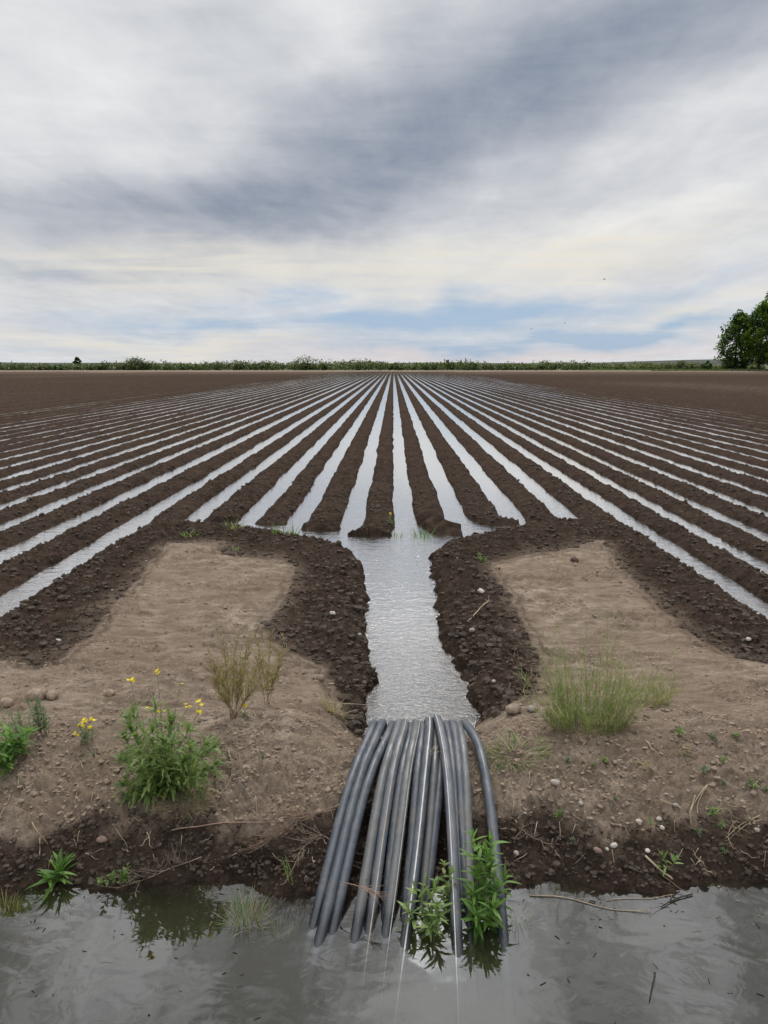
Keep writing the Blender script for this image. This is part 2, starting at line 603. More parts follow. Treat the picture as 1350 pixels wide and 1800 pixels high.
def field_water_material():
    m, nt, p = new_mat('field_water')
    geo = nt.n.new('ShaderNodeNewGeometry').outputs['Position']
    sep = nt.n.new('ShaderNodeSeparateXYZ')
    nt.l.new(geo, sep.inputs[0])
    y = sep.outputs['Y']
    a = nt.noise(nt.mapping(geo, (0, 0, 0.15), (6.0, 11.0, 1)), 1.0, 3, 0.55, 0.6)
    b = nt.noise(nt.mapping(geo, (0, 0, -0.3), (17, 26.0, 1)), 1.0, 3, 0.6, 0.9)
    turb = nt.noise(nt.mapping(geo, (0, 0, 0.5), (34, 40, 1)), 1.0, 4, 0.7, 1.2)
    nearf = nt.ramp(y, 4.0, 7.6, 1.0, 0.12)
    midf = nt.ramp(y, 6.0, 14.0, 1.0, 0.12)
    h = nt.math('ADD', nt.math('MULTIPLY', a, 0.34), nt.math('MULTIPLY', b, 0.22))
    h = nt.math('ADD', nt.math('MULTIPLY', h, midf), nt.math('MULTIPLY', nt.math('MULTIPLY', turb, 0.36), nearf))
    nrm = bump(nt, h, 1.0, 0.022)
    body = nt.n.new('ShaderNodeBsdfDiffuse')
    body.inputs['Color'].default_value = (0.095, 0.085, 0.073, 1)
    gl = nt.n.new('ShaderNodeBsdfGlossy')
    gl.inputs['Roughness'].default_value = 0.08
    gl.inputs['Color'].default_value = (0.97, 0.97, 0.97, 1)
    nt.put(gl.inputs['Normal'], nrm)
    mx = nt.n.new('ShaderNodeMixShader')
    nt.put(mx.inputs[0], facing_fac(nt, nrm, 0, 0.05, 1.0))
    nt.l.new(body.outputs[0], mx.inputs[1])
    nt.l.new(gl.outputs[0], mx.inputs[2])
    nt.l.new(mx.outputs[0], nt.n['Material Output'].inputs['Surface'])
    return m


def ditch_water_material():
    m, nt, p = new_mat('ditch_water')
    geo = nt.n.new('ShaderNodeNewGeometry').outputs['Position']
    a = nt.noise(nt.mapping(geo, (0, 0, 0.4), (3.0, 5.0, 1)), 1.0, 2, 0.5, 0.5)
    b = nt.noise(nt.mapping(geo, (0, 0, -0.2), (14, 18, 1)), 1.0, 2, 0.5, 0.8)
    h = nt.math('ADD', nt.math('MULTIPLY', a, 0.75), nt.math('MULTIPLY', b, 0.08))
    nrm = bump(nt, h, 0.5, 0.012)
    gl = nt.n.new('ShaderNodeBsdfGlossy')
    gl.inputs['Roughness'].default_value = 0.015
    nt.put(gl.inputs['Normal'], nrm)
    tr = nt.n.new('ShaderNodeBsdfTransparent')
    tr.inputs['Color'].default_value = (0.93, 0.94, 0.92, 1)
    mx = nt.n.new('ShaderNodeMixShader')
    nt.put(mx.inputs[0], facing_fac(nt, nrm, 2.4, 0.04, 1.0))
    nt.l.new(tr.outputs[0], mx.inputs[1])
    nt.l.new(gl.outputs[0], mx.inputs[2])
    nt.l.new(mx.outputs[0], nt.n['Material Output'].inputs['Surface'])
    v = nt.n.new('ShaderNodeVolumePrincipled')
    v.inputs['Color'].default_value = (0.19, 0.175, 0.125, 1)
    v.inputs['Density'].default_value = 17.0
    v.inputs['Anisotropy'].default_value = 0.2
    nt.l.new(v.outputs[0], nt.n['Material Output'].inputs['Volume'])
    return m


M = {}
M['soil'] = soil_material()
M['field_water'] = field_water_material()
M['ditch_water'] = ditch_water_material()
M['clod_dark'] = plain('dark_clod', (0.074, 0.055, 0.041), 0.85, 0.35, 40, 0.2, 0.004)
M['clod_dry'] = plain('dry_clod', (0.275, 0.212, 0.160), 0.95, 0.3, 40, 0.15, 0.004)
M['stone'] = plain('stone', (0.33, 0.29, 0.25), 0.75, 0.3, 30, 0.3, 0.003)
M['pale_stone'] = plain('pale_stone', (0.46, 0.42, 0.37), 0.7, 0.2, 30, 0.3, 0.002)
M['red_stone'] = plain('red_stone', (0.23, 0.155, 0.125), 0.75, 0.3, 30, 0.3, 0.003)
M['straw'] = plain('straw', (0.36, 0.29, 0.20), 0.8, 0.35, 15, 0.2)
M['straw_grey'] = plain('grey_straw', (0.30, 0.24, 0.18), 0.85, 0.35, 15, 0.2)
M['twig'] = plain('twig', (0.27, 0.19, 0.14), 0.85, 0.3, 25, 0.2)
M['pink_stalk'] = plain('pink_stalk', (0.36, 0.23, 0.18), 0.75, 0.25, 20, 0.25)
M['dark_twig'] = plain('dark_twig', (0.035, 0.027, 0.020), 0.7, 0.3, 25, 0.3)
M['leaf'] = leaf_mat('leaf_green', (0.125, 0.200, 0.055), (0.290, 0.385, 0.135))
M['leaf_bright'] = leaf_mat('leaf_bright', (0.075, 0.165, 0.030), (0.190, 0.330, 0.075))
M['leaf_grey'] = leaf_mat('leaf_grey', (0.115, 0.160, 0.085), (0.210, 0.260, 0.150))
M['leaf_dead'] = leaf_mat('leaf_dead', (0.30, 0.19, 0.05), (0.48, 0.31, 0.09))
M['stem'] = leaf_mat('stem_green', (0.090, 0.140, 0.045), (0.160, 0.210, 0.080), 0.1)
M['grass'] = leaf_mat('grass_green', (0.095, 0.195, 0.045), (0.270, 0.375, 0.125))
M['grass_dry'] = leaf_mat('grass_dry', (0.27, 0.22, 0.135), (0.48, 0.40, 0.26), 0.35)
M['bush_leaf'] = leaf_mat('bush_leaf', (0.27, 0.26, 0.085), (0.46, 0.41, 0.18))
M['bush_stem'] = plain('bush_stem', (0.230, 0.160, 0.100), 0.85, 0.3, 30, 0.2)
M['petal'] = leaf_mat('yellow_petal', (0.72, 0.56, 0.015), (0.88, 0.74, 0.03), 0.35)
M['crown_dark'] = leaf_mat('crown_dark', (0.030, 0.068, 0.020), (0.080, 0.150, 0.042), 0.3, pos=True, scale=0.5)
M['crown_mid'] = leaf_mat('crown_mid', (0.070, 0.125, 0.020), (0.170, 0.260, 0.045), 0.4, pos=True, scale=0.5)
M['shrub'] = leaf_mat('shrub', (0.050, 0.078, 0.030), (0.125, 0.160, 0.065), 0.3, pos=True, scale=0.12)
M['shrub_pale'] = leaf_mat('shrub_pale', (0.095, 0.125, 0.055), (0.200, 0.225, 0.110), 0.3, pos=True, scale=0.12)
M['bark'] = plain('bark', (0.060, 0.048, 0.038), 0.9, 0.4, 6, 0.2, 0.03)
M['bird'] = plain('bird_feather', (0.05, 0.05, 0.055), 0.7, 0.2, 30)


def tube_material(name, col, dust):
    m, nt, p = new_mat(name)
    co = coord(nt)
    n = nt.noise(nt.mapping(co, (0, 0, 0), (1, 0.4, 1)), 28, 5, 0.65)
    n2 = nt.noise(co, 140, 3, 0.6)
    z = nt.n.new('ShaderNodeSeparateXYZ')
    nt.l.new(nt.n.new('ShaderNodeNewGeometry').outputs['Position'], z.inputs[0])
    high = nt.ramp(z.outputs['Z'], 0.0, 0.30, 0.25, 1.0)
    f = nt.math('MULTIPLY', nt.ramp(n, 0.38, 0.72, 0.1, 1.0), nt.math('MULTIPLY', high, dust))
    c = nt.mix(f, col, (0.165, 0.170, 0.175))
    c = nt.mix(nt.ramp(n2, 0.66, 0.74, 0.0, 0.55), c, (0.30, 0.28, 0.26))
    n3 = nt.noise(co, 9, 6, 0.7, 0.4)
    c = nt.mix(nt.ramp(n3, 0.56, 0.72, 0.0, 0.55), c, (0.155, 0.125, 0.095))
    n4 = nt.noise(nt.mapping(co, (0, 0, 0), (60, 5, 5)), 1.0, 4, 0.7)
    c = nt.mix(nt.ramp(n4, 0.60, 0.72, 0.0, 0.5), c, (0.22, 0.225, 0.23))
    wl = nt.ramp(nt.math('ADD', z.outputs['Z'], nt.math('MULTIPLY', nt.math('SUBTRACT', n3, 0.5), 0.05)), 0.015, 0.05, 1.0, 0.0)
    c = nt.mix(wl, c, (0.022, 0.025, 0.030))
    nt.put(p.inputs['Base Color'], c)
    nt.put(p.inputs['Roughness'], nt.math('SUBTRACT', nt.ramp(n3, 0.3, 0.7, 0.34, 0.62), nt.math('MULTIPLY', wl, 0.2)))
    p.inputs['Specular IOR Level'].default_value = 0.55
    nt.put(p.inputs['Normal'], bump(nt, n2, 0.25, 0.0008))
    return m


M['tube'] = tube_material('black_plastic', (0.036, 0.047, 0.064), 0.60)
M['tube_grey'] = tube_material('grey_plastic', (0.060, 0.072, 0.092), 0.70)
M['tube_dusty'] = tube_material('dusty_plastic', (0.070, 0.073, 0.075), 0.85)
M['stripe'] = plain('pale_stripe', (0.50, 0.48, 0.45), 0.5, 0.2, 30, 0.4)
M['stripe_tan'] = plain('tan_stripe', (0.42, 0.33, 0.24), 0.5, 0.2, 30, 0.4)


# ------------------------------------------------------------------ ground
def sheet(name, ys, us, mat, kind='structure', half=lambda y: 0.86 * y + 0.9):
    """heightfield whose mesh gets coarser with distance"""
    Y = np.repeat(ys, len(us))
    X = np.tile(us, len(ys)) * half(Y)
    Z, Wt = height(X, Y, True)
    co = np.stack([X, Y, Z], 1).astype(np.float32)
    nr, nc = len(ys), len(us)
    idx = np.arange(nr * nc).reshape(nr, nc)
    q = np.stack([idx[:-1, :-1], idx[:-1, 1:], idx[1:, 1:], idx[1:, :-1]], -1).reshape(-1, 4)
    me = bpy.data.meshes.new(name)
    me.vertices.add(len(co))
    me.vertices.foreach_set('co', co.ravel())
    me.loops.add(q.size)
    me.loops.foreach_set('vertex_index', q.ravel().astype(np.int32))
    me.polygons.add(len(q))
    me.polygons.foreach_set('loop_start', np.arange(0, q.size, 4, dtype=np.int32))
    me.polygons.foreach_set('use_smooth', np.ones(len(q), bool))
    at = me.attributes.new('wet', 'FLOAT', 'POINT')
    at.data.foreach_set('value', Wt.astype(np.float32))
    me.update(calc_edges=True)
    me.materials.append(mat)
    o = bpy.data.objects.new(name, me)
    C.objects.link(o)
    tag(o, kind=kind)
    return o


NC = 1250
_t = np.linspace(-1, 1, NC)
US = 0.62 * _t + 0.38 * _t ** 3                    # a little denser towards the middle


def geom(a, b, k):
    n = int(math.log(b / a) / k)
    return a * np.exp(np.linspace(0, math.log(b / a), n + 1))


tag(sheet('ditch_bank', geom(0.75, 3.95, 0.0026), US, M['soil']),
    'earth bank of the ditch, dry on top and dark wet at the water')
tag(sheet('headland', geom(3.95, 9.6, 0.0028), US, M['soil']), 'bare headland soil with dark heaped berms around two dry patches')
tag(sheet('field', geom(9.6, 206.0, 0.0042), US, M['soil']), 'ploughed field in long dark soil ridges')

# plain far land, and land round about that the fine sheets leave open
far_m = plain('far_land', (0.115, 0.115, 0.070), 0.95, 0.35, 0.02, 0.1, coords='Object')
g = MB()
xs = [-6000, -1500, -400, -190, 0, 190, 400, 1500, 6000]
ysl = [-300, -20, 0.0, 60, 205.0, 207.0, 260, 420, 1200, 3000, 9000]
zz = {-300: 0.2, -20: -0.9, 0.0: -0.95, 60: -0.9, 205.0: -0.4, 207.0: 0.25, 260: 0.3, 420: 0.2, 1200: 0.0, 3000: 0.0, 9000: -3}
vs = [(x, y, zz[y]) for y in ysl for x in xs]
n = len(xs)
fs = [(r * n + c, r * n + c + 1, (r + 1) * n + c + 1, (r + 1) * n + c) for r in range(len(ysl) - 1) for c in range(n - 1)]
g.add(vs, fs)
tag(g.build('terrain', far_m), 'flat scrubland beyond the ploughed field', kind='structure')

# pale farm road along the far end of the field
road_m = plain('road_dust', (0.27, 0.23, 0.18), 0.95, 0.2, 0.3, 0.1)
g = MB()
line = [(-190, 206.2), (-60, 207.0), (20, 207.6), (50, 208.5), (66, 211), (78, 217), (86, 228)]
vs = []
for x, y in line:
    vs += [(x - (0.0 if x < 40 else 1.2), y + 4.5, 0.40), (x + (0 if x < 40 else 1.2), y, 0.40)]
for x, y in line:
    vs += [(x - (0.0 if x < 40 else 1.2), y + 5.0, 0.2), (x + (0 if x < 40 else 1.6), y - 0.6, 0.2)]
n = len(line)
fs = [(2 * k, 2 * k + 1, 2 * k + 3, 2 * k + 2) for k in range(n - 1)]
fs += [(2 * k + 1, 2 * n + 2 * k + 1, 2 * n + 2 * k + 3, 2 * k + 3) for k in range(n - 1)]
fs += [(2 * k, 2 * k + 2, 2 * n + 2 * k + 2, 2 * n + 2 * k) for k in range(n - 1)]
g.add(vs, fs)
tag(g.build('road', road_m), 'pale dirt road along the far end of the field', kind='structure')

# low far hills
hill_m = plain('hill_scrub', (0.075, 0.082, 0.070), 0.95, 0.3, 0.01, 0.1)
g = MB()
N = 160
vs, fs = [], []
for r, (yy, hh) in enumerate([(1050, 0.0), (1180, 0.55), (1350, 1.0), (1800, 0.3)]):
    for k in range(N):
        x = -1500 + 3000 * k / (N - 1)
        top = 4.0 + 2.2 * math.sin(x / 190.0) + 1.4 * math.sin(x / 71 + 1) + 8.0 * math.exp(-((x - 640) / 170) ** 2) + 3.0 * math.exp(-((x + 600) / 250) ** 2)
        vs.append((x, yy, -0.5 + hh * max(top, 1.0)))
for r in range(3):
    for k in range(N - 1):
        fs.append((r * N + k, r * N + k + 1, (r + 1) * N + k + 1, (r + 1) * N + k))
g.add(vs, fs)
tag(g.build('hills', hill_m), 'low scrub covered rise along the horizon', kind='structure')

# ------------------------------------------------------------------ water
g = MB()
vs = [(-30, 3.5, ZF), (30, 3.5, ZF), (30, 205, ZF), (-30, 205, ZF)]
g.add(vs, [(0, 1, 2, 3)])
tag(g.build('field_water', M['field_water']), 'irrigation water in the channel and furrows mirroring the sky', kind='structure')
g = MB()
xa, ya, yb = 9.0, 0.35, 3.05
vs = [(-xa, ya, 0), (xa, ya, 0), (xa, yb, 0), (-xa, yb, 0), (-xa, ya, -0.75), (xa, ya, -0.75), (xa, yb, -0.75), (-xa, yb, -0.75)]
g.add(vs, [(0, 1, 2, 3), (7, 6, 5, 4), (0, 4, 5, 1), (1, 5, 6, 2), (2, 6, 7, 3), (3, 7, 4, 0)])
tag(g.build('ditch_water', M['ditch_water'], smooth=False), 'murky grey water standing in the supply ditch', kind='structure')

# ------------------------------------------------------------------ siphon tubes
TUBES = [  # (top px), [(mid px)...], (entry px), material, stripe, label
    ((657, 1277), [(627, 1340), (603, 1409), (583, 1500)], (555, 1622), 'tube', None, 'outermost black siphon tube on the left side of the bundle'),
    ((672, 1273), [(640, 1340), (618, 1409), (600, 1500)], (565, 1650), 'tube', None, 'second siphon tube from the left, reaching farther into the ditch than both neighbours'),
    ((690, 1274), [(657, 1340), (633, 1409), (615, 1500)], (588, 1631), 'tube', None, 'third siphon tube from the left, just before the first wide gap'),
    ((702, 1277), [(678, 1340), (662, 1409), (650, 1500)], (627, 1644), 'tube_dusty', None, 'fourth siphon tube from the left, dusty grey, right of the first gap'),
    ((713, 1273), [(692, 1340), (680, 1409), (668, 1500)], (651, 1630), 'tube_grey', 'stripe_tan', 'grey siphon tube with a tan line down its length'),
    ((724, 1272), [(708, 1340), (698, 1409), (688, 1500)], (679, 1612), 'tube', None, 'sixth siphon tube from the left, set back behind the tan lined one'),
    ((734, 1271), [(718, 1340), (709, 1409), (699, 1500)], (681, 1636), 'tube_dusty', 'stripe', 'seventh siphon tube from the left, with a faint pale line on its right flank'),
    ((744, 1270), [(735, 1340), (730, 1409), (724, 1500)], (713, 1612), 'tube', None, 'eighth siphon tube from the left, half hidden by the white lined tube'),
    ((756, 1266), [(749, 1340), (742, 1409), (734, 1500)], (714, 1654), 'tube', 'stripe', 'black siphon tube with a bright white line down its middle'),
    ((766, 1275), [(765, 1340), (758, 1409), (752, 1500)], (742, 1590), 'tube_dusty', None, 'brownish worn siphon tube in the middle of the bundle with straw caught on it'),
    ((776, 1278), [(777, 1340), (769, 1409), (760, 1500)], (749, 1584), 'tube', None, 'siphon tube that crosses behind the front tube and slants left to the leafy weed'),
    ((771, 1266), [(786, 1340), (792, 1409), (797, 1500)], (804, 1670), 'tube_grey', 'stripe', 'siphon tube lying on top of the bundle with its lower end nearest the viewer'),
    ((785, 1267), [(796, 1340), (801, 1409), (806, 1500)], (814, 1604), 'tube', None, 'siphon tube tucked close behind the front one on its right'),
    ((797, 1268), [(806, 1340), (811, 1409), (814, 1500)], (822, 1612), 'tube', None, 'third siphon tube from the right, left of the brown one'),
    ((808, 1270), [(818, 1340), (822, 1409), (822, 1500)], (826, 1622), 'tube_dusty', None, 'dusty brown siphon tube running into the tall leafy weed'),
    ((820, 1270), [(842, 1305), (853, 1350), (862, 1409), (872, 1500)], (884, 1650), 'tube', None, 'lone siphon tube set apart on the right of the bundle'),
]
TR = 0.0198


def tube_prof(ye):
    """resting line of a tube: straight up the bank, over the crest, down into the channel"""
    ysx = [ye - 0.9, ye, 2.92, 3.05, 3.17, 3.28, 3.39, 3.50, 3.62, 3.80]
    sl = 0.205 / (2.92 - ye)
    zsx = [-0.9 * sl, 0.0, 0.205, 0.243, 0.264, 0.268, 0.246, 0.188, 0.09, -0.05]
    return ysx, zsx


def catmull(pts, sub):
    out = []
    P = [pts[0] + (pts[0] - pts[1])] + pts + [pts[-1] + (pts[-1] - pts[-2])]
    for k in range(1, len(P) - 2):
        p0, p1, p2, p3 = P[k - 1:k + 3]
        for j in range(sub):
            t = j / sub
            out.append(0.5 * ((2 * p1) + (p2 - p0) * t + (2 * p0 - 5 * p1 + 4 * p2 - p3) * t * t + (3 * p1 - p0 - 3 * p2 + p3) * t ** 3))
    out.append(pts[-1])
    return out


def prof_hit(px, py, prof, lift):
    d = ray(px, py)
    ts = np.linspace(1.6, 4.0, 3000)
    Y = d.y * ts
    Z = H0 + d.z * ts
    h = np.interp(Y, prof[0], prof[1]) + lift
    k = int(np.argmax(Z < h))
    if not (Z < h).any(): k = int(np.argmin(Z - h))
    return Vector((d.x * ts[k], Y[k], h[k]))


for ti, (top, mids, ent, mat, stripe, label) in enumerate(TUBES):
    e = gp(ent[0], ent[1] - 8, 0.0)
    prof = tube_prof(e[1])
    pk = [0.000, 0.010, -0.004, 0.006, 0.012, -0.006, 0.008, 0.002, 0.010, -0.004, -0.010, 0.010, 0.004, 0.010, -0.002, 0.006][ti]
    prof = (prof[0], [zv + pk * math.exp(-((yv - 3.25) / 0.22) ** 2) for yv, zv in zip(*prof)])
    lift = {11: 0.022, 8: 0.012, 9: -0.016, 10: -0.020, 7: -0.008, 5: -0.008, 12: -0.004}.get(ti, 0.0)
    pts = [Vector((e[0], e[1], 0.0))] + [prof_hit(a, b, prof, lift) for a, b in mids[::-1]]
    # crest and the far side, which the bank hides
    tp = gp(top[0], top[1] + 8, 0.268 + lift)
    xt = tp[0]
    xm = pts[-1].x
    y0_ = pts[-1].y
    for yy in (3.10, 3.20, 3.30, 3.42, 3.56, 3.72):
        if yy < y0_ + 0.05: continue
        u = min(1.0, (yy - y0_) / max(0.05, 3.34 - y0_))
        x = xm + (xt - xm) * (1 - (1 - u) ** 1.6)
        pts.append(Vector((x, yy, float(np.interp(yy, prof[0], prof[1])) + lift)))
    d0 = (pts[0] - pts[1]).normalized()
    pts = [pts[0] + d0 * 0.62, pts[0] + d0 * 0.3] + pts
    path = catmull(pts, 7)
    for _ in range(70):
        path = [path[0]] + [(path[k - 1] + path[k] * 2 + path[k + 1]) / 4 for k in range(1, len(path) - 1)] + [path[-1]]
    t_o = empty('siphon_tube', (pts[2].x, pts[2].y, 0.0), label, 'siphon tube', 'siphon tubes lying side by side over the ditch bank')
    b = MB()
    b.tube(path, TR, 16, cap=False)
    # hollow ends: an inner wall and a lip
    b.tube(path[:5][::-1], TR * 0.84, 16, cap=False)
    b.tube(path[-5:][::-1], TR * 0.84, 16, cap=False)
    b.build('pipe', M[mat], t_o)
    if stripe:
        s = MB()
        off = {4: 0.30, 6: 0.75, 8: 0.15, 11: -0.35}[ti]
        wv = 0.0016 if ti != 8 else 0.0022
        vs, fs = [], []
        for k in range(3, len(path) - 8):
            d = (path[k + 1] - path[k - 1]).normalized()
            a = d.cross(Vector((0, 0, 1))).normalized()
            u = a.cross(d).normalized()
            q = path[k]
            for sgn in (-1, 1):
                an = off + sgn * wv / TR
                vs.append(q + (TR + 0.0009) * (a * math.sin(an) + u * math.cos(an)))
        for k in range(len(vs) // 2 - 1):
            fs.append((2 * k, 2 * k + 1, 2 * k + 3, 2 * k + 2))
        s.add(vs, fs)
        s.build('stripe', M[stripe], t_o)
#@@PART2@@
# ------------------------------------------------------------------ loose soil, grit and straw nobody could count
def scatter_lumps(name, n, ylo, yhi, want, size, mat, label, flat=0.75):
    y = ylo * np.exp(rng.random(n * 3) * math.log(yhi / ylo))
    x = (rng.random(n * 3) * 2 - 1) * (0.60 * y + 0.35)
    z, w = height(x, y, True)
    ok = want(x, y, z, w)
    x, y, z = x[ok][:n], y[ok][:n], z[ok][:n]
    k = len(x)
    bv, bf = ICO[1]
    bv, bf = np.array(bv), np.array(bf)
    r = size[0] * np.exp(rng.random(k) ** 2.2 * math.log(size[1] / size[0])) 
    a = rng.random(k) * 2 * PI
    V = bv[None] * (1 + (rng.random((k, 12, 3)) - 0.5) * 0.95)
    V = V * np.stack([0.8 + 0.5 * rng.random(k), 0.8 + 0.4 * rng.random(k), flat * (0.7 + 0.6 * rng.random(k))], 1)[:, None]
    ca, sa = np.cos(a)[:, None], np.sin(a)[:, None]
    X = (V[..., 0] * ca - V[..., 1] * sa) * r[:, None] + x[:, None]
    Y = (V[..., 0] * sa + V[..., 1] * ca) * r[:, None] + y[:, None]
    Z = V[..., 2] * r[:, None] + (z + 0.08 * r)[:, None]
    co = np.stack([X, Y, Z], -1).reshape(-1, 3).astype(np.float32)
    q = (bf[None] + (np.arange(k) * 12)[:, None, None]).reshape(-1, 3).astype(np.int32)
    me = bpy.data.meshes.new(name)
    me.vertices.add(len(co))
    me.vertices.foreach_set('co', co.ravel())
    me.loops.add(q.size)
    me.loops.foreach_set('vertex_index', q.ravel())
    me.polygons.add(len(q))
    me.polygons.foreach_set('loop_start', np.arange(0, q.size, 3, dtype=np.int32))
    me.polygons.foreach_set('use_smooth', np.zeros(len(q), bool))
    me.update(calc_edges=True)
    me.materials.append(mat)
    o = bpy.data.objects.new(name, me)
    C.objects.link(o)
    return tag(o, label, kind='stuff')


scatter_lumps('damp_soil', 24000, 3.3, 15.0, lambda x, y, z, w: (z > ZF + 0.022) & (w > 0.55) & ~((x > 0.25) & (x < 0.8) & (y > 8.8) & (y < 10.5)), (0.004, 0.032), M['clod_dark'], 'loose dark crumbs of damp soil on the berms and ridges')
scatter_lumps('dry_soil', 9000, 2.7, 8.5, lambda x, y, z, w: (w < 0.5) & (fbm(x, y, 0.45, 2) > -0.12), (0.0025, 0.015), M['clod_dry'], 'dry crumbs of soil lying on the headland and bank top', 0.6)
scatter_lumps('dry_soil', 7000, 2.72, 3.6, lambda x, y, z, w: (w < 0.6) & (z > 0.1) & (fbm(x + 2, y, 0.3, 2) > -0.2), (0.002, 0.011), M['clod_dry'], 'fine dry crumbs on the brow of the bank', 0.7)
scatter_lumps('bank_soil', 4500, 2.5, 3.0, lambda x, y, z, w: (z > 0.01) & (w > 0.4), (0.003, 0.014), M['clod_dark'], 'dark crumbs of soil on the wet bank face')
scatter_lumps('gravel', 700, 2.5, 4.2, lambda x, y, z, w: (z > 0.02) & (y < 3.25) & (fbm(x + 3, y, 0.35, 2) > 0.0), (0.002, 0.008), M['stone'], 'pale grit scattered over the bank', 0.65)
scatter_lumps('gravel', 260, 4.0, 11.0, lambda x, y, z, w: (z > ZF + 0.03), (0.004, 0.012), M['stone'], 'pale grit scattered over berms and headland', 0.65)

g = MB()
for k in range(430):
    y = 2.55 * math.exp(random.random() ** 1.3 * math.log(4.6 / 2.55))
    x = random.uniform(-1, 1) * (0.55 * y + 0.3)
    if abs(x - 0.13) < 0.36 and y > 3.5: continue
    z = hz(x, y)
    if z < 0.015: continue
    L = random.uniform(0.02, 0.075)
    a = random.uniform(0, PI)
    c = random.uniform(-0.3, 0.3)
    pts = []
    X, Y = x, y
    for j in range(5):
        pts.append((X, Y, hz(X, Y) + 0.004 + 0.006 * random.random()))
        X += math.cos(a) * L / 4
        Y += math.sin(a) * L / 4
        a += c * 0.5
    g.tube(pts, random.uniform(0.0008, 0.0018), 4, mi=k % 2)
tag(g.build('straw_litter', [M['straw'], M['straw_grey']]), 'bits of straw and root lying about the bank', kind='stuff')


# ------------------------------------------------------------------ stones and large clods
def rock(name, px, py, wpx, mat, label, cat='stone', sq=(1, 0.78, 0.6), rough=0.17, group=None):
    p = surf(px, py)
    dep = p.y * math.cos(PITCH) + (H0 - p.z) * math.sin(PITCH)
    r = wpx * 0.5 * dep / F
    b = MB()
    b.lump((p.x, p.y, p.z + r * 0.30), r, sq, rough, 2)
    o = b.build_at(name, M[mat], (p.x, p.y, p.z - r * 0.2))
    return tag(o, label, cat, group)


GS = 'stones lying on the soil'
GC = 'large clods of soil'
for a in [
    ('stone', 101, 1129, 13, 'pale_stone', 'smooth pale stone on the dark berm at the far left'),
    ('stone', 845, 1042, 17, 'pale_stone', 'flat pale stone on the berm right of the channel'),
    ('stone', 1315, 1127, 11, 'pale_stone', 'small pale stone on the dark soil at the right edge'),
    ('stone', 585, 1082, 12, 'pale_stone', 'flat grey stone on the berm left of the channel'),
    ('stone', 632, 1117, 9, 'stone', 'small stone at the brink of the berm left of the channel'),
    ('stone', 868, 1199, 9, 'stone', 'small pale stone low on the berm right of the channel'),
    ('stone', 830, 1110, 13, 'stone', 'long pale pebble on the right berm below the dry twig'),
    ('stone', 1122, 1447, 14, 'pale_stone', 'roundish pale stone on the right bank beside a small grass sprig'),
    ('stone', 1163, 1456, 11, 'pale_stone', 'small pale stone right of the grass sprig on the bank'),
    ('stone', 1158, 1443, 12, 'stone', 'stone just behind the grass sprig on the bank'),
    ('stone', 1079, 1489, 14, 'pale_stone', 'angular pale stone in the cluster low on the right bank'),
    ('stone', 1066, 1494, 9, 'pale_stone', 'smallest pale stone in the cluster low on the right bank'),
    ('stone', 1050, 1497, 15, 'red_stone', 'reddish brown stone at the left end of the cluster on the right bank'),
    ('stone', 1138, 1498, 11, 'pale_stone', 'lone pale stone just above the water on the right bank'),
    ('stone', 907, 1503, 13, 'stone', 'brownish stone close beside the lone siphon tube near the water'),
    ('stone', 1020, 1418, 12, 'stone', 'grey stone on the lip of the right bank below the tall grass clump'),
    ('stone', 976, 1378, 18, 'stone', 'broad tan stone on the right bank below the low grass mat'),
    ('stone', 1095, 1421, 11, 'red_stone', 'small reddish stone at the top of the wet right bank'),
    ('stone', 180, 1479, 20, 'red_stone', 'dull reddish stone on the wet bank above the waterside rosette'),
    ('stone', 1187, 1420, 11, 'stone', 'greyish stone left of the bundle of pale straw'),
    ('stone', 1330, 1462, 12, 'stone', 'tan stone on the bank at the right edge of the view'),
    ('stone', 494, 1447, 13, 'stone', 'pale stone lying among the dry brush on the bank'),
    ('stone', 935, 1250, 20, 'stone', 'grey stone at the foot of the right berm beside the tall grass clump'),
]:
    rock(*a, group=GS)
for a in [
    ('clod', 62, 1228, 40, 'clod_dry', 'largest dry clod, on the bank top at the left', 'clod'),
    ('clod', 92, 1228, 26, 'clod_dry', 'dry clod right of the largest one on the left bank top', 'clod'),
    ('clod', 12, 1240, 26, 'clod_dry', 'dry clod at the left edge of the bank top', 'clod'),
    ('clod', 192, 1222, 20, 'clod_dry', 'dry clod on the bank top left of the yellow flowered weed', 'clod'),
    ('clod', 902, 1252, 30, 'clod_dry', 'broad grey clod at the end of the right berm', 'clod'),
    ('clod', 1010, 987, 16, 'clod_dark', 'dark crumbly clod alone on the dry patch at the right', 'clod'),
    ('clod', 872, 1259, 22, 'clod_dark', 'dark clod where the right berm meets the channel head', 'clod'),
    ('clod', 560, 1195, 20, 'clod_dry', 'dry clod at the foot of the left berm', 'clod'),
]:
    rock(*a, sq=(1, 0.85, 0.65), rough=0.24, group=GC)


# ------------------------------------------------------------------ plants
def rand_dir(lean_lo, lean_hi, az=None):
    a = random.uniform(0, 2 * PI) if az is None else az
    l = random.uniform(lean_lo, lean_hi)
    return Vector((math.sin(l) * math.cos(a), math.sin(l) * math.sin(a), math.cos(l)))


def stem_path(p, d, L, bend=0.3, n=7):
    p = Vector(p)
    d = Vector(d).normalized()
    tgt = (d + Vector((random.uniform(-1, 1), random.uniform(-1, 1), random.uniform(0.2, 1.2))) * bend).normalized()
    out = [p.copy()]
    for k in range(n):
        t = k / n
        p = p + d.lerp(tgt, t).normalized() * (L / n)
        out.append(p.copy())
    return out


def path_at(path, t):
    f = t * (len(path) - 1)
    k = min(int(f), len(path) - 2)
    return path[k].lerp(path[k + 1], f - k), (path[k + 1] - path[k]).normalized()


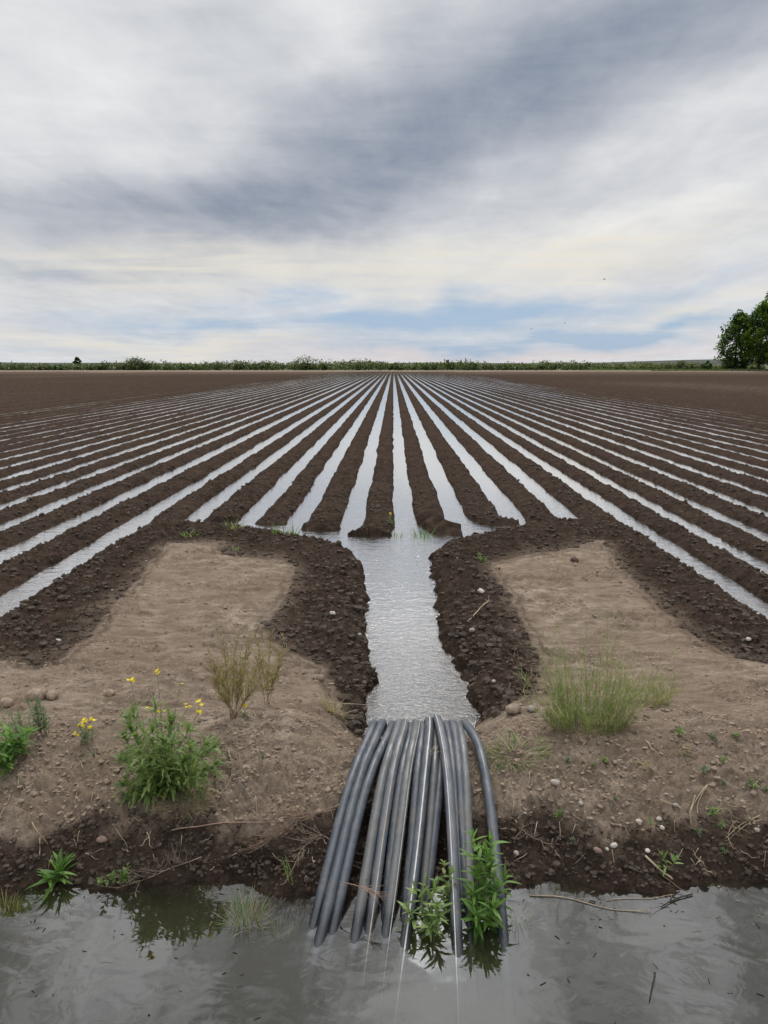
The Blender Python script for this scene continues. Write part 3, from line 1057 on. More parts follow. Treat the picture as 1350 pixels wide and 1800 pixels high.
def leafy(name, label, cat, base, stems, mats, leafL=(0.05, 0.09), leafW=0.008, lobes=0, nleaf=22, stem_r=0.0018, low=0.1, droop=0.35,
          group=None, dead=0.0, tip=6, parts=True):
    """a weed: every stem is a part and its leaves are a sub-part of that stem"""
    root = empty(name, base, label, cat, group) if parts else None
    one = MB()
    for (off, d, L) in stems:
        b0 = Vector(base) + Vector(off)
        path = stem_path(b0, d, L)
        sm = MB() if parts else one
        sm.tube(path, [stem_r * (1 - 0.65 * k / (len(path) - 1)) for k in range(len(path))], 5, mi=0)
        lm = MB() if parts else one
        k0 = 0 if parts else 1
        for k in range(nleaf + tip):
            t = low + (1 - low) * (k / nleaf) if k < nleaf else random.uniform(0.9, 1.0)
            t = min(t, 1.0)
            p, dd = path_at(path, t)
            a = k * 2.4 + random.uniform(-0.5, 0.5)
            side = dd.cross(Vector((0.3, 0.2, 1)))
            if side.length < 1e-3: side = Vector((1, 0, 0))
            side.normalize()
            oth = dd.cross(side).normalized()
            outw = side * math.cos(a) + oth * math.sin(a)
            open_ = random.uniform(0.8, 1.35) if k < nleaf else random.uniform(0.25, 0.9)
            ld = dd * math.cos(open_) + outw * math.sin(open_)
            sz = random.uniform(*leafL) * (1.0 - 0.35 * abs(t - 0.45)) * (0.75 if k >= nleaf else 1)
            mi = k0 + (1 if random.random() < dead and t < 0.45 else 0)
            lm.leaf(p, ld, Vector((0, 0, 1)), sz, leafW * sz / leafL[1] * random.uniform(0.8, 1.2), lobes, random.uniform(0.1, droop), 0.3, 6, mi)
        if parts:
            so_ = sm.build('stem', M[mats[0]], root)
            lo_ = lm.build('foliage', [M[mats[1]], M['leaf_dead']], so_)
    if not parts:
        o = one.build_at(name, [M[mats[0]], M[mats[1]], M['leaf_dead']], base)
        return tag(o, label, cat, group)
    return root


def flower_head(root, frm, to, n=6, spread=0.02, size=0.006):
    """a thin flower stalk (part) with its cluster of four petalled flowers (sub-part)"""
    frm, to = Vector(frm), Vector(to)
    mid = (frm + to) / 2 + Vector((random.uniform(-0.02, 0.02), 0, 0.015))
    st = MB()
    path = catmull([frm, mid, to], 4)
    st.tube(path, 0.0011, 5)
    b = MB()
    for k in range(n):
        c = to + Vector((random.uniform(-1, 1) * spread, random.uniform(-1, 1) * spread * 0.7, random.uniform(-0.7, 0.8) * spread))
        st.tube([to - Vector((0, 0, 0.006)), c], 0.0006, 4)
        nrm = rand_dir(0.0, 1.0)
        s = nrm.cross(Vector((0.9, 0.1, 0.3))).normalized()
        u = nrm.cross(s)
        for q in range(4):
            a = q * PI / 2 + 0.3
            dd = s * math.cos(a) + u * math.sin(a)
            b.leaf(c, (dd + nrm * 0.35), nrm, size * random.uniform(1.4, 2.0), size * 0.75, 0, 0.15, 0.1, 3)
    o = st.build('flower_stalk', M['stem'], root)
    b.build('flower', M['petal'], o)


def at_px(px, py, y):
    """the point over the ground at a given distance that a photo pixel looks at"""
    d = ray(px, py)
    t = y / d.y
    return Vector((d.x * t, y, H0 + d.z * t))


# --- large yellow flowered weed on the left bank
B = surf(292, 1392)
st = []
for px, py, dy in [(205, 1250, .06), (232, 1232, .10), (258, 1228, .12), (298, 1246, .08), (335, 1272, .05), (375, 1292, .02), (400, 1312, 0.0), (372, 1352, -.06),
                   (200, 1335, -.03), (215, 1415, -.07), (250, 1405, -.10), (335, 1330, -.05), (192, 1300, .02), (280, 1290, -.02), (312, 1300, -.06), (246, 1310, -.07),
                   (398, 1350, -.02), (208, 1385, -.08), (222, 1270, .03), (262, 1268, .02), (318, 1262, .05), (355, 1312, -.02), (238, 1350, -.10), (285, 1340, -.09), (345, 1365, -.09)]:
    p = at_px(px, py, B.y + dy)
    off = Vector((random.uniform(-0.03, 0.03), random.uniform(-0.03, 0.03), 0.0))
    d = p - (B + off)
    st.append((off, d + Vector((0, 0, 0.01)), max(0.10, d.length * 0.92)))
plant = leafy('flowering_weed', 'big bushy green weed with narrow lobed leaves and yellow flowers on the left bank', 'weed', B, st, ('stem', 'leaf'),
              (0.05, 0.095), 0.0095, 1, 30, 0.0022, 0.06, 0.4, dead=0.02, tip=10)
for px, py, n, s in [(230, 1198, 5, .012), (276, 1183, 4, .014), (318, 1202, 1, .004), (284, 1250, 3, .012), (333, 1240, 4, .014), (352, 1236, 4, .012), (348, 1254, 3, .010), (262, 1245, 2, .01)]:
    to = at_px(px, py, B.y + 0.10)
    flower_head(plant, B + Vector(((to.x - B.x) * 0.5, 0.05, 0.14)), to, n, s)

# --- weeds at the left edge
def bush_stems(n, lean, L, rad=0.03):
    return [(Vector((random.uniform(-rad, rad), random.uniform(-rad, rad), 0)), rand_dir(0.1, lean), random.uniform(*L)) for _ in range(n)]


leafy('leafy_weed', 'broad leaved bright green weed cut by the left edge of the view', 'weed', surf(8, 1350), bush_stems(10, 0.85, (0.12, 0.23), 0.05), ('stem', 'leaf_bright'),
      (0.05, 0.085), 0.012, 0, 14, tip=6)
leafy('leafy_weed', 'slim upright feathery weed standing behind the left edge weed', 'weed', surf(80, 1292), bush_stems(7, 0.4, (0.12, 0.18), 0.025), ('stem', 'leaf_grey'),
      (0.03, 0.05), 0.004, 1, 26, tip=8)
leafy('leafy_weed', 'low greyish weed between the left edge weed and the slim upright one', 'weed', surf(42, 1290), bush_stems(9, 0.8, (0.07, 0.15), 0.05), ('stem', 'leaf_grey'),
      (0.03, 0.05), 0.004, 1, 16, tip=4)
B = surf(150, 1310)
fw = leafy('flowering_weed', 'small spindly weed with a bunch of yellow flowers left of the big one', 'weed', B, bush_stems(5, 0.5, (0.06, 0.12), 0.02), ('stem', 'leaf_grey'),
           (0.025, 0.04), 0.004, 1, 12, tip=3)
for px, py, n in [(148, 1266, 5), (163, 1265, 3), (155, 1281, 5), (133, 1291, 3), (141, 1278, 4)]:
    flower_head(fw, B + Vector((random.uniform(-.01, .01), 0, 0.02)), at_px(px, py, B.y + 0.01), n, 0.011)
B = surf(430, 1262)
fw = leafy('flowering_weed', 'tiny weed with one yellow flower at the foot of the dry shrub', 'weed', B, bush_stems(3, 0.6, (0.03, 0.05), 0.01), ('stem', 'leaf_grey'),
           (0.015, 0.025), 0.003, 0, 6, tip=2)
flower_head(fw, B, at_px(430, 1240, B.y), 5, 0.010)


# --- dry feathery shrubs
def feather_shrub(label, base, stems, group):
    root = empty('dry_shrub', base, label, 'shrub', group)
    for (d, L) in stems:
        path = stem_path(Vector(base) + Vector((random.uniform(-.015, .015), random.uniform(-.015, .015), 0)), d, L, 0.32, 9)
        s = MB()
        s.tube(path, [0.0017 * (1 - 0.75 * k / 9) for k in range(10)], 5)
        lf = MB()
        for k in range(40):
            t = random.uniform(0.2, 1.0)
            p, dd = path_at(path, t)
            o = rand_dir(0.9, 1.6)
            tw = (dd * 1.2 + o * 0.9).normalized()
            l2 = random.uniform(0.04, 0.10) * (1.2 - 0.6 * t)
            tp = stem_path(p, tw, l2, 0.25, 4)
            s.tube(tp, [0.0008, 0.0007, 0.0006, 0.0005, 0.0004], 3, cap=False)
            for j in range(7):
                q, d2 = path_at(tp, random.uniform(0.2, 1))
                lf.leaf(q, (d2 + rand_dir(0.3, 1.5) * 0.6), Vector((0, 0, 1)), random.uniform(0.010, 0.024), 0.0015, 0, 0.1, 0.1, 2, 1 if t > 0.74 else 0)
        so_ = s.build('stem', M['bush_stem'], root)
        lf.build('foliage', [M['bush_leaf'], M['grass_dry']], so_)
    return root


B = surf(412, 1262)
feather_shrub('olive dry shrub with feathery upright twigs on the bank top left of the channel', B,
              [(at_px(px, py, B.y + dy) - B, (at_px(px, py, B.y + dy) - B).length) for px, py, dy in
               [(362, 1180, .02), (376, 1148, .0), (395, 1126, .03), (412, 1112, -.01), (428, 1122, .02), (446, 1140, .0), (458, 1175, .03), (392, 1175, -.03), (424, 1165, -.03), (366, 1210, -.01), (448, 1205, -.02)]],
              'dry shrubs on the bank top')
B = surf(470, 1238)
feather_shrub('thinner dry shrub with a single slim spray right of the olive one', B,
              [(at_px(px, py, B.y + dy) - B, (at_px(px, py, B.y + dy) - B).length) for px, py, dy in
               [(450, 1118, .01), (470, 1108, .0), (492, 1128, .02), (458, 1160, -.02), (488, 1172, .0)]],
              'dry shrubs on the bank top')


# --- grasses
def tuft(name, label, cat, base, n, L, lean, rad, mats=('grass', 'grass_dry'), dry=0.3, W=(0.0022, 0.0042), bend=0.5, group=None, sy=0.6, az=None, zoff=0.0):
    """a grass clump: green blades and dry blades are its two parts"""
    root = empty(name, base, label, cat, group)
    ms = [MB(), MB()]
    bz = Vector(base)
    for k in range(n):
        a = random.uniform(0, 2 * PI)
        r = rad * math.sqrt(random.random())
        X, Y = bz.x + r * math.cos(a), bz.y + r * math.sin(a) * sy
        Z = max(hz(X, Y), -0.03 + zoff) - 0.004
        w = 1 if random.random() < dry else 0
        d = rand_dir(lean[0], lean[1], (a + random.uniform(-0.9, 0.9)) if az is None else az + random.uniform(-0.7, 0.7))
        ms[w].blade((X, Y, Z), d, random.uniform(*L) * (1 - 0.35 * (r / rad)), random.uniform(*W), random.uniform(0.1, 1.0) * bend, 5)
    for b, nm, mt in zip(ms, ('green_blades', 'dry_blades'), mats):
        if b.v: b.build({'green_blades': 'green_foliage', 'dry_blades': 'dry_foliage'}[nm], M[mt], root)
    return root


def wispy(label, base, n, reach, L, group=None, dry=0.35):
    """thin upright stems set with many short fine blades"""
    root = empty('grass_clump', base, label, 'grass clump', group)
    g1, g2, s = MB(), MB(), MB()
    for k in range(n):
        a = random.uniform(0, 2 * PI)
        r = math.sqrt(random.random())
        X, Y = base[0] + reach[0] * r * math.cos(a), base[1] + reach[1] * r * math.sin(a)
        Z = hz(X, Y) - 0.004
        q = float(perlin(np.array([X * 9.0]), np.array([Y * 9.0 + 3]))[0])
        if q < -0.25 and random.random() < 0.7: continue
        d = rand_dir(0.05, 0.95, a + random.uniform(-1.2, 1.2))
        path = stem_path((X, Y, Z), d, random.uniform(*L) * (1.05 - 0.4 * r) * (1 + 0.45 * q), 0.25, 6)
        s.tube(path, [0.0009 * (1 - 0.1 * j) for j in range(7)], 3, cap=False)
        for j in range(15):
            t = random.uniform(0.08, 0.95)
            p, dd = path_at(path, t)
            m = g2 if random.random() < dry * (0.5 + t) else g1
            m.blade(p, (dd + rand_dir(0.4, 1.7) * 0.95), random.uniform(0.03, 0.08), random.uniform(0.0016, 0.0032), random.uniform(0.2, 1.4), 4)
    s.build('stem', M['bush_leaf'], root)
    g1.build('green_foliage', M['grass'], root)
    g2.build('dry_foliage', M['grass_dry'], root)
    return root


wispy('tall green grass clump with dry tips on the bank right of the channel', surf(1035, 1285), 300, (0.165, 0.09), (0.14, 0.56), dry=0.34)
wispy('sparse thin grass with dry seed heads trailing off right of the tall clump', surf(1135, 1240), 60, (0.12, 0.09), (0.10, 0.24), dry=0.5)
tuft('grass_mat', 'low sprawling mat of half dry grass beside the lone siphon tube', 'grass clump', surf(905, 1330), 480, (0.05, 0.14), (0.9, 1.5), 0.13, dry=0.55, W=(0.002, 0.004), bend=0.8)
tuft('dry_tuft', 'tuft of withered straw hanging under the big flowering weed', 'dry grass', surf(325, 1415), 210, (0.05, 0.13), (0.7, 1.5), 0.085, dry=0.85, W=(0.002, 0.004), bend=1.0)
tuft('dry_tuft', 'small tuft of yellowing grass right of the straw under the weed', 'dry grass', surf(352, 1405), 60, (0.04, 0.10), (0.2, 1.0), 0.03, dry=0.4, W=(0.002, 0.0038), bend=0.7)
tuft('dry_tuft', 'pale dry grass tuft at the channel head left of the tubes', 'dry grass', surf(585, 1250), 190, (0.07, 0.17), (0.3, 1.4), 0.06, dry=0.97, W=(0.0018, 0.0036), bend=0.8)
tuft('dry_tuft', 'flattened fan of pale straw below the tall grass clump', 'dry grass', surf(1130, 1340), 80, (0.06, 0.13), (1.2, 1.55), 0.04, dry=0.97, W=(0.0018, 0.0036), bend=0.4, az=-1.9)
tuft('dry_tuft', 'second fan of pale straw to the right of the first, pointing downhill', 'dry grass', surf(1195, 1318), 60, (0.05, 0.11), (1.2, 1.55), 0.03, dry=0.97, W=(0.0018, 0.0036), bend=0.4, az=-1.2)
tuft('dry_tuft', 'straw snagged on the bend of the lone siphon tube', 'dry grass', surf(858, 1372), 55, (0.04, 0.10), (0.5, 1.5), 0.03, dry=0.95, W=(0.0018, 0.0032), bend=0.9)
tuft('grass_tuft', 'greyish grass tuft standing in the ditch left of the tubes', 'grass clump', Vector((*gp(432, 1610, 0), -0.03)), 190, (0.08, 0.17), (0.1, 1.1), 0.06, dry=0.55, W=(0.0018, 0.0034), bend=0.5)
tuft('grass_tuft', 'few green blades in the water just left of the tubes', 'grass clump', Vector((*gp(492, 1632, 0), -0.03)), 26, (0.05, 0.09), (0.3, 1.2), 0.035, mats=('leaf', 'grass_dry'), dry=0.15, W=(0.002, 0.004), bend=0.5)
tuft('grass_tuft', 'long thin green blades at the water edge left of the tubes', 'grass clump', surf(512, 1548), 9, (0.10, 0.15), (0.2, 0.7), 0.02, mats=('leaf', 'grass_dry'), dry=0.0, W=(0.002, 0.0034), bend=0.3, az=2.6)
tuft('grass_tuft', 'yellow green grass blades at the water right of the lone tube', 'grass clump', Vector((*gp(905, 1612, 0), -0.02)), 55, (0.08, 0.15), (0.1, 1.2), 0.05, mats=('leaf_bright', 'grass_dry'), dry=0.35, W=(0.0015, 0.003), bend=0.6)
tuft('grass_tuft', 'brownish weed tuft at the water edge in the left corner', 'grass clump', Vector((*gp(8, 1588, 0), -0.02)), 120, (0.04, 0.10), (0.1, 1.3), 0.055, mats=('bush_leaf', 'grass_dry'), dry=0.3, W=(0.002, 0.004), bend=0.6)
tuft('grass_sprig', 'short yellow green grass sprig beside pale stones on the right bank', 'grass clump', surf(1146, 1449), 16, (0.03, 0.06), (0.2, 1.2), 0.012, mats=('leaf_bright', 'grass_dry'), dry=0.1, W=(0.002, 0.0035), bend=0.5)

tuft('dry_tuft', 'withered straw around the foot of the small spindly yellow weed', 'dry grass', surf(172, 1328), 110, (0.05, 0.12), (0.7, 1.5), 0.08, dry=0.9, W=(0.0016, 0.003), bend=0.9)
tuft('dry_tuft', 'thin straw on bare soil just left of the big flowering weed', 'dry grass', surf(118, 1352), 50, (0.04, 0.10), (0.9, 1.5), 0.07, dry=0.95, W=(0.0016, 0.003), bend=0.8)
b = MB()
for k in range(170):
    x = random.uniform(-1.5, 1.5)
    ye_ = float(np.interp(x, _EX, _EY))
    y = ye_ - 0.02 - 0.75 * random.random() ** 2.6
    if abs(x - 0.1) < 0.33 and y < 2.35: continue
    a, L = random.uniform(0, PI), random.uniform(0.004, 0.026)
    b.tube([(x, y, 0.001), (x + L * math.cos(a), y + L * math.sin(a), 0.0015)], random.uniform(0.0007, 0.0022), 4, mi=random.choice((0, 1, 1)))
tag(b.build('floating_litter', [M['straw_grey'], M['dark_twig']]), 'bits of straw and dark plant scraps floating along the waterline', kind='stuff')

for px, py, n, lab in [(985, 1352, 60, 'pale straw scattered below the left end of the tall grass clump'), (1090, 1390, 60, 'grey straw on the brow of the right bank'),
                       (1290, 1420, 60, 'straw tuft on the brow of the bank near the right edge'), (425, 1345, 70, 'straw wisps on bare soil right of the curved hanging stem'),
                       (530, 1400, 90, 'matted straw on the brow of the bank above the brush heap'), (40, 1395, 60, 'dry straw on the brow of the bank at the far left'),
                       (1215, 1250, 50, 'thin straw lying on the headland right of the sparse grass'), (520, 1262, 60, 'straw thatch on the bank top between the dry shrubs and the channel')]:
    tuft('dry_tuft', lab, 'dry grass', surf(px, py), n, (0.03, 0.10), (1.0, 1.55), 0.08, mats=('grass', 'grass_dry'), dry=0.93, W=(0.0014, 0.0028), bend=0.7)

# --- leafy weeds among the tubes and at the water
B = Vector((*gp(850, 1618, 0), -0.03))
st = [(Vector((random.uniform(-.02, .02), random.uniform(-.02, .02), 0)), at_px(px, py, B.y + dy) - B, (at_px(px, py, B.y + dy) - B).length)
      for px, py, dy in [(842, 1462, .13), (858, 1475, .11), (828, 1490, .10), (868, 1500, .06), (850, 1540, .02), (832, 1570, 0), (862, 1590, -.05), (838, 1612, -.06), (880, 1545, .03), (850, 1500, .06)]]
leafy('leafy_weed', 'tall bright green leafy weed growing from the water between tubes', 'weed', B, st, ('stem', 'leaf_bright'), (0.055, 0.095), 0.0095, 0, 16, 0.0025, 0.15, 0.5, tip=6)
B = Vector((*gp(756, 1622, 0), -0.03))
st = [(Vector((random.uniform(-.02, .02), random.uniform(-.02, .02), 0)), at_px(px, py, B.y + dy) - B, (at_px(px, py, B.y + dy) - B).length)
      for px, py, dy in [(728, 1570, .0), (742, 1555, .04), (758, 1580, -.02), (775, 1600, -.04), (740, 1625, -.06), (770, 1560, .04), (722, 1605, -.03)]]
leafy('leafy_weed', 'low green weed with pointed leaves spreading over the water among the tubes', 'weed', B, st, ('stem', 'leaf'), (0.05, 0.085), 0.008, 0, 9, 0.002, 0.2, 0.5, tip=6)
B = Vector((*gp(790, 1600, 0), -0.02))
st = [(Vector((random.uniform(-.02, .02), random.uniform(-.02, .02), 0)), at_px(px, py, B.y + dy) - B, (at_px(px, py, B.y + dy) - B).length)
      for px, py, dy in [(775, 1512, .08), (785, 1530, .05), (764, 1545, .06), (790, 1560, .02)]]
leafy('leafy_weed', 'darker weed in the shade behind the low one among the tubes', 'weed', B, st, ('stem', 'leaf'), (0.03, 0.055), 0.010, 0, 11, 0.002, 0.2, 0.4, tip=4)
B = surf(103, 1553)
leafy('rosette_weed', 'rosette of long pointed green leaves overhanging the ditch on the left', 'weed', B,
      [(Vector((random.uniform(-.012, .012), random.uniform(-.012, .012), 0)), rand_dir(0.1, 0.9), random.uniform(0.03, 0.07)) for _ in range(5)], ('stem', 'leaf_bright'),
      (0.075, 0.115), 0.010, 0, 5, 0.002, 0.1, 0.35, tip=4)
leafy('leafy_weed', 'small round leaved weed at the water right of the rosette', 'weed', surf(208, 1552),
      [(Vector((random.uniform(-.03, .03), random.uniform(-.01, .01), 0)), rand_dir(0.2, 1.1), random.uniform(0.03, 0.08)) for _ in range(6)], ('stem', 'leaf'),
      (0.018, 0.03), 0.009, 0, 8, 0.0012, 0.2, 0.3, tip=3)
B = surf(1178, 1535)
leafy('leafy_weed', 'lanky sprig with three leafy tips beside the broken reed on the right bank', 'weed', B,
      [(Vector((0, 0, 0)), at_px(1165, 1512, B.y + .03) - B, 0.06), (Vector((0, 0, 0)), at_px(1182, 1522, B.y) - B, 0.05), (Vector((0.01, 0, 0)), at_px(1160, 1525, B.y) - B, 0.05)],
      ('stem', 'leaf'), (0.025, 0.045), 0.007, 0, 4, 0.0015, 0.5, 0.3, tip=5)

# --- seedlings on the right bank
for px, py, sz, mat, label in [
    (1195, 1294, .055, 'leaf', 'largest seedling in the upper row on the right bank'),
    (1251, 1297, .035, 'leaf_grey', 'middle grey green seedling in the upper row on the right bank'),
    (1292, 1299, .040, 'leaf', 'seedling at the right end of the upper row on the bank'),
    (1235, 1361, .050, 'leaf_grey', 'grey green seedling below the upper row on the right bank'),
    (1271, 1343, .040, 'leaf', 'seedling between the upper row and the right edge'),
    (1268, 1380, .035, 'leaf_grey', 'lowest of three close grey green seedlings on the right bank'),
    (1318, 1386, .055, 'leaf', 'bluish green seedling nearest the right edge of the view'),
    (1345, 1392, .040, 'leaf_grey', 'seedling cut by the right edge of the view'),
    (1252, 1437, .060, 'leaf', 'dark green seedling right of the straw bundle'),
    (1268, 1455, .040, 'leaf', 'small seedling just below the dark green one near the straw bundle'),
    (1225, 1468, .040, 'leaf_grey', 'thin seedling under the straw bundle'),
    (1060, 1341, .045, 'leaf', 'green seedling on bare soil in front of the tall grass clump'),
    (1043, 1352, .030, 'leaf', 'tiny seedling left of the one before the tall grass clump'),
    (998, 1340, .035, 'leaf_grey', 'faint grey seedling right of the low grass mat'),
    (1080, 1409, .030, 'leaf_grey', 'tiny seedling at the brow of the wet right bank'),
    (985, 1444, .045, 'leaf', 'round leaved seedling low on the bank right of the tubes'),
    (1006, 1490, .035, 'leaf_grey', 'tiny seedling among pebbles just above the right waterline'),
    (1272, 1500, .035, 'leaf_grey', 'small seedling low on the bank near the right edge'),
    (165, 1330, .030, 'leaf_grey', 'small seedling on the bank left of the big flowering weed'),
    (460, 1332, .035, 'leaf_grey', 'lone seedling on bare ground left of the tubes'),
]:
    leafy('seedling', label, 'seedling', surf(px, py), [(Vector((0, 0, 0)), rand_dir(0, 0.6), sz * 0.5), (Vector((0, 0, 0)), rand_dir(0.4, 1.1), sz * 0.45)], ('stem', mat),
          (sz * 0.35, sz * 0.6), sz * 0.10, 0, 8, 0.0008, 0.1, 0.3, group='seedlings on the bank', tip=4, parts=False)

# --- weeds at the ridge ends and in the furrows
for px, py, n, L, rad, label in [
    (505, 938, 60, (.10, .24), .17, 'weedy grass in the water at the end of the left ridges'),
    (412, 928, 34, (.08, .20), .12, 'small grass tuft at a ridge end left of the weedy grass'),
    (335, 943, 30, (.05, .13), .10, 'green weed scrap lying on the berm corner at the left'),
    (747, 947, 64, (.10, .24), .14, 'green grass tuft at the muddy end of the tyre marked ridge'),
    (700, 951, 30, (.07, .15), .09, 'sparse grass on the blunt end of the middle ridge'),
    (590, 790, 40, (.15, .34), .14, 'bright weed growing on a ridge edge far up the left furrows'),
    (512, 812, 30, (.12, .28), .14, 'pale weed patch on a ridge left of the bright weed'),
    (848, 986, 20, (.05, .13), .035, 'lone green sprig on the berm right of the channel mouth'),
    (412, 967, 16, (.05, .10), .05, 'wisp of pale grass on the berm above the left dry patch'),
]:
    p = surf(px, py)
    tuft('field_weed', label, 'weed', p, n, L, (0.3, 1.4), rad, mats=('leaf_bright', 'grass_dry'), dry=0.25, W=(0.006, 0.015), bend=0.7, sy=0.4, zoff=-0.05)
p = surf(688, 921)
fw = leafy('flowering_weed', 'tiny yellow flowered weed on the flank of the middle ridge', 'weed', p, bush_stems(3, 0.5, (0.06, 0.10), 0.02), ('stem', 'leaf_bright'), (0.03, 0.05), 0.006, 0, 6, tip=2)
flower_head(fw, p, p + Vector((0, 0, 0.12)), 4, 0.02, 0.009)


# ------------------------------------------------------------------ dead twigs and stalks
def lay(pts_px, lift=0.008, wob=0.0015, dense=4):
    out = []
    for (a, b), (c, d) in zip(pts_px[:-1], pts_px[1:]):
        for k in range(dense):
            t = k / dense
            out.append((a + (c - a) * t, b + (d - b) * t))
    out.append(pts_px[-1])
    res = []
    for a, b in out:
        p = surf(a, b)
        p.z = max(p.z, 0.0)
        res.append(p + Vector((random.uniform(-wob, wob), random.uniform(-wob, wob), lift + random.uniform(0, wob))))
    for _ in range(3):
        res = [res[0]] + [(res[k - 1] + res[k] * 2 + res[k + 1]) / 4 for k in range(1, len(res) - 1)] + [res[-1]]
    return res


def stalk(name, label, cat, px, r, mat, lift=0.008, group=None, taper=0.6, side=0, side_mat=None):
    path = lay(px, lift)
    b = MB()
    n = len(path)
    b.tube(path, [r * (1 - (1 - taper) * k / (n - 1)) for k in range(n)], 5)
    for k in range(side):
        p, d = path_at(path, random.uniform(0.3, 1))
        d2 = (d + rand_dir(0.8, 1.5) * 0.6).normalized()
        tp = stem_path(p, d2, random.uniform(0.03, 0.08), 0.3, 4)
        b.tube(tp, [r * 0.45, r * 0.4, r * 0.35, r * 0.3, r * 0.2], 4)
    o = b.build_at(name, M[mat], path[0])
    return tag(o, label, cat, group)


def brush(label, px, n, L, mat, lift=0.01, name='dry_brush', r=0.0012, az=None, group=None):
    """a dead branching weed lying down"""
    path = lay(px, lift)
    base = path[0]
    root = empty(name, base, label, 'dry brush', group)
    s = MB()
    s.tube(path, [r * 1.6 * (1 - 0.5 * k / (len(path) - 1)) for k in range(len(path))], 5)
    s.build('stalk', M[mat], root)
    t2 = MB()
    for k in range(n):
        p, d = path_at(path, random.uniform(0.15, 1.0))
        a = rand_dir(0.9, 1.6, az + random.uniform(-1.1, 1.1)) if az is not None else rand_dir(0.7, 1.6)
        tp = stem_path(p, (d * 0.6 + a), random.uniform(*L), 0.25, 5)
        t2.tube(tp, [r * 0.9, r * 0.8, r * 0.7, r * 0.6, r * 0.5, r * 0.4], 4)
        for j in range(6):
            q, dd = path_at(tp, random.uniform(0.3, 1.0))
            t2.tube(stem_path(q, (dd + rand_dir(0.6, 1.6) * 0.7), random.uniform(0.012, 0.035), 0.2, 3), [r * 0.5, r * 0.45, r * 0.4, r * 0.3], 3, cap=False)
    t2.build('twig', M[mat], root)
    return root


brush('heap of dry feathery brush on the bank left of the tubes', [(600, 1425), (545, 1440), (500, 1465), (470, 1495)], 46, (0.06, 0.15), 'twig', 0.02, az=-2.6)
brush('dry brush trailing under the first siphon tubes', [(585, 1490), (560, 1470), (530, 1500), (515, 1535)], 26, (0.05, 0.12), 'straw_grey', 0.015, az=-2.2)
brush('flat drift of dead brush along the left waterline', [(355, 1515), (310, 1530), (265, 1548), (205, 1568)], 34, (0.04, 0.11), 'straw_grey', 0.010)
brush('dry brush lying in the dark gap beneath the middle tubes', [(690, 1470), (665, 1500), (640, 1530), (655, 1560)], 26, (0.05, 0.11), 'twig', 0.03)
brush('bare twigs on the soil right of the tubes', [(905, 1450), (930, 1475), (960, 1490)], 14, (0.03, 0.08), 'straw_grey', 0.008)
brush('dead brown brush over the edge of the dark bank near the right edge', [(1335, 1440), (1300, 1455), (1275, 1480)], 14, (0.03, 0.08), 'straw', 0.01)
stalk('dead_stalk', 'long pinkish dead stalk lying across the left bank', 'stalk', [(302, 1466), (350, 1461), (410, 1452), (470, 1455), (520, 1440), (590, 1430)], 0.0030, 'pink_stalk', 0.012, side=5)
stalk('dead_stalk', 'curved pale stem hanging down right of the big flowering weed', 'stalk', [(402, 1330), (410, 1352), (405, 1380), (388, 1402), (378, 1408)], 0.0016, 'straw', 0.012)
a, c = at_px(575, 1236, 3.62), at_px(668, 1241, 3.66)
b = MB()
b.tube([a, a.lerp(c, 0.5) + Vector((0, 0, 0.004)), c], [0.0024, 0.0022, 0.0015], 5)
tag(b.build_at('dead_stalk', M['straw'], a), 'pale straw stem reaching level across the head of the channel', 'stalk')
stalk('dead_stalk', 'dry forked twig on the berm right of the channel', 'stalk', [(822, 1098), (838, 1080), (848, 1068), (860, 1060)], 0.004, 'straw', 0.015, side=5)
stalk('dead_stalk', 'broken tan reed slanting down to the right waterline', 'stalk', [(1134, 1510), (1150, 1528), (1168, 1545), (1182, 1552)], 0.0045, 'straw', 0.012, taper=0.9)
stalk('dead_stalk', 'dark wet stick under the broken reed', 'stalk', [(1102, 1532), (1130, 1543), (1160, 1556), (1195, 1568)], 0.0035, 'dark_twig', 0.008)
stalk('dead_stalk', 'thin green brown stem drooping from the sprig into the water', 'stalk', [(1165, 1545), (1185, 1560), (1200, 1578), (1218, 1592)], 0.0018, 'bush_stem', 0.01)
stalk('dead_stalk', 'dark forked stick floating on the ditch below the broken reed', 'stalk', [(1215, 1594), (1195, 1602), (1175, 1612), (1160, 1640)], 0.0028, 'dark_twig', 0.004, side=3)
stalk('dead_stalk', 'pale stem floating out from the right waterline', 'stalk', [(930, 1605), (985, 1622), (1045, 1645), (1085, 1655), (1140, 1660)], 0.0020, 'straw', 0.002, side=4)
stalk('dead_stalk', 'thin pale stem floating nearer the right bank', 'stalk', [(1065, 1615), (1100, 1603), (1150, 1594), (1185, 1580)], 0.0014, 'straw', 0.002)
stalk('dead_stalk', 'short pale root curling down the wet bank left of the long stalk', 'stalk', [(205, 1462), (214, 1478), (223, 1488), (224, 1502)], 0.0018, 'straw', 0.006)
stalk('dead_stalk', 'second pale root curling on the wet bank right of the first', 'stalk', [(258, 1465), (264, 1480), (262, 1490), (270, 1496)], 0.0022, 'straw', 0.006)
stalk('dead_stalk', 'thin root on the wet bank above the rosette', 'stalk', [(56, 1448), (66, 1468), (84, 1488)], 0.0015, 'straw', 0.006)
stalk('dead_stalk', 'straight pale stick lying by the right edge of the bank', 'stalk', [(1300, 1462), (1318, 1452), (1338, 1446)], 0.0030, 'straw', 0.008)
stalk('dead_stalk', 'dry leaf stem standing by the single yellow flower', 'stalk', [(424, 1252), (432, 1262), (445, 1268), (452, 1268)], 0.005, 'straw_grey', 0.01)
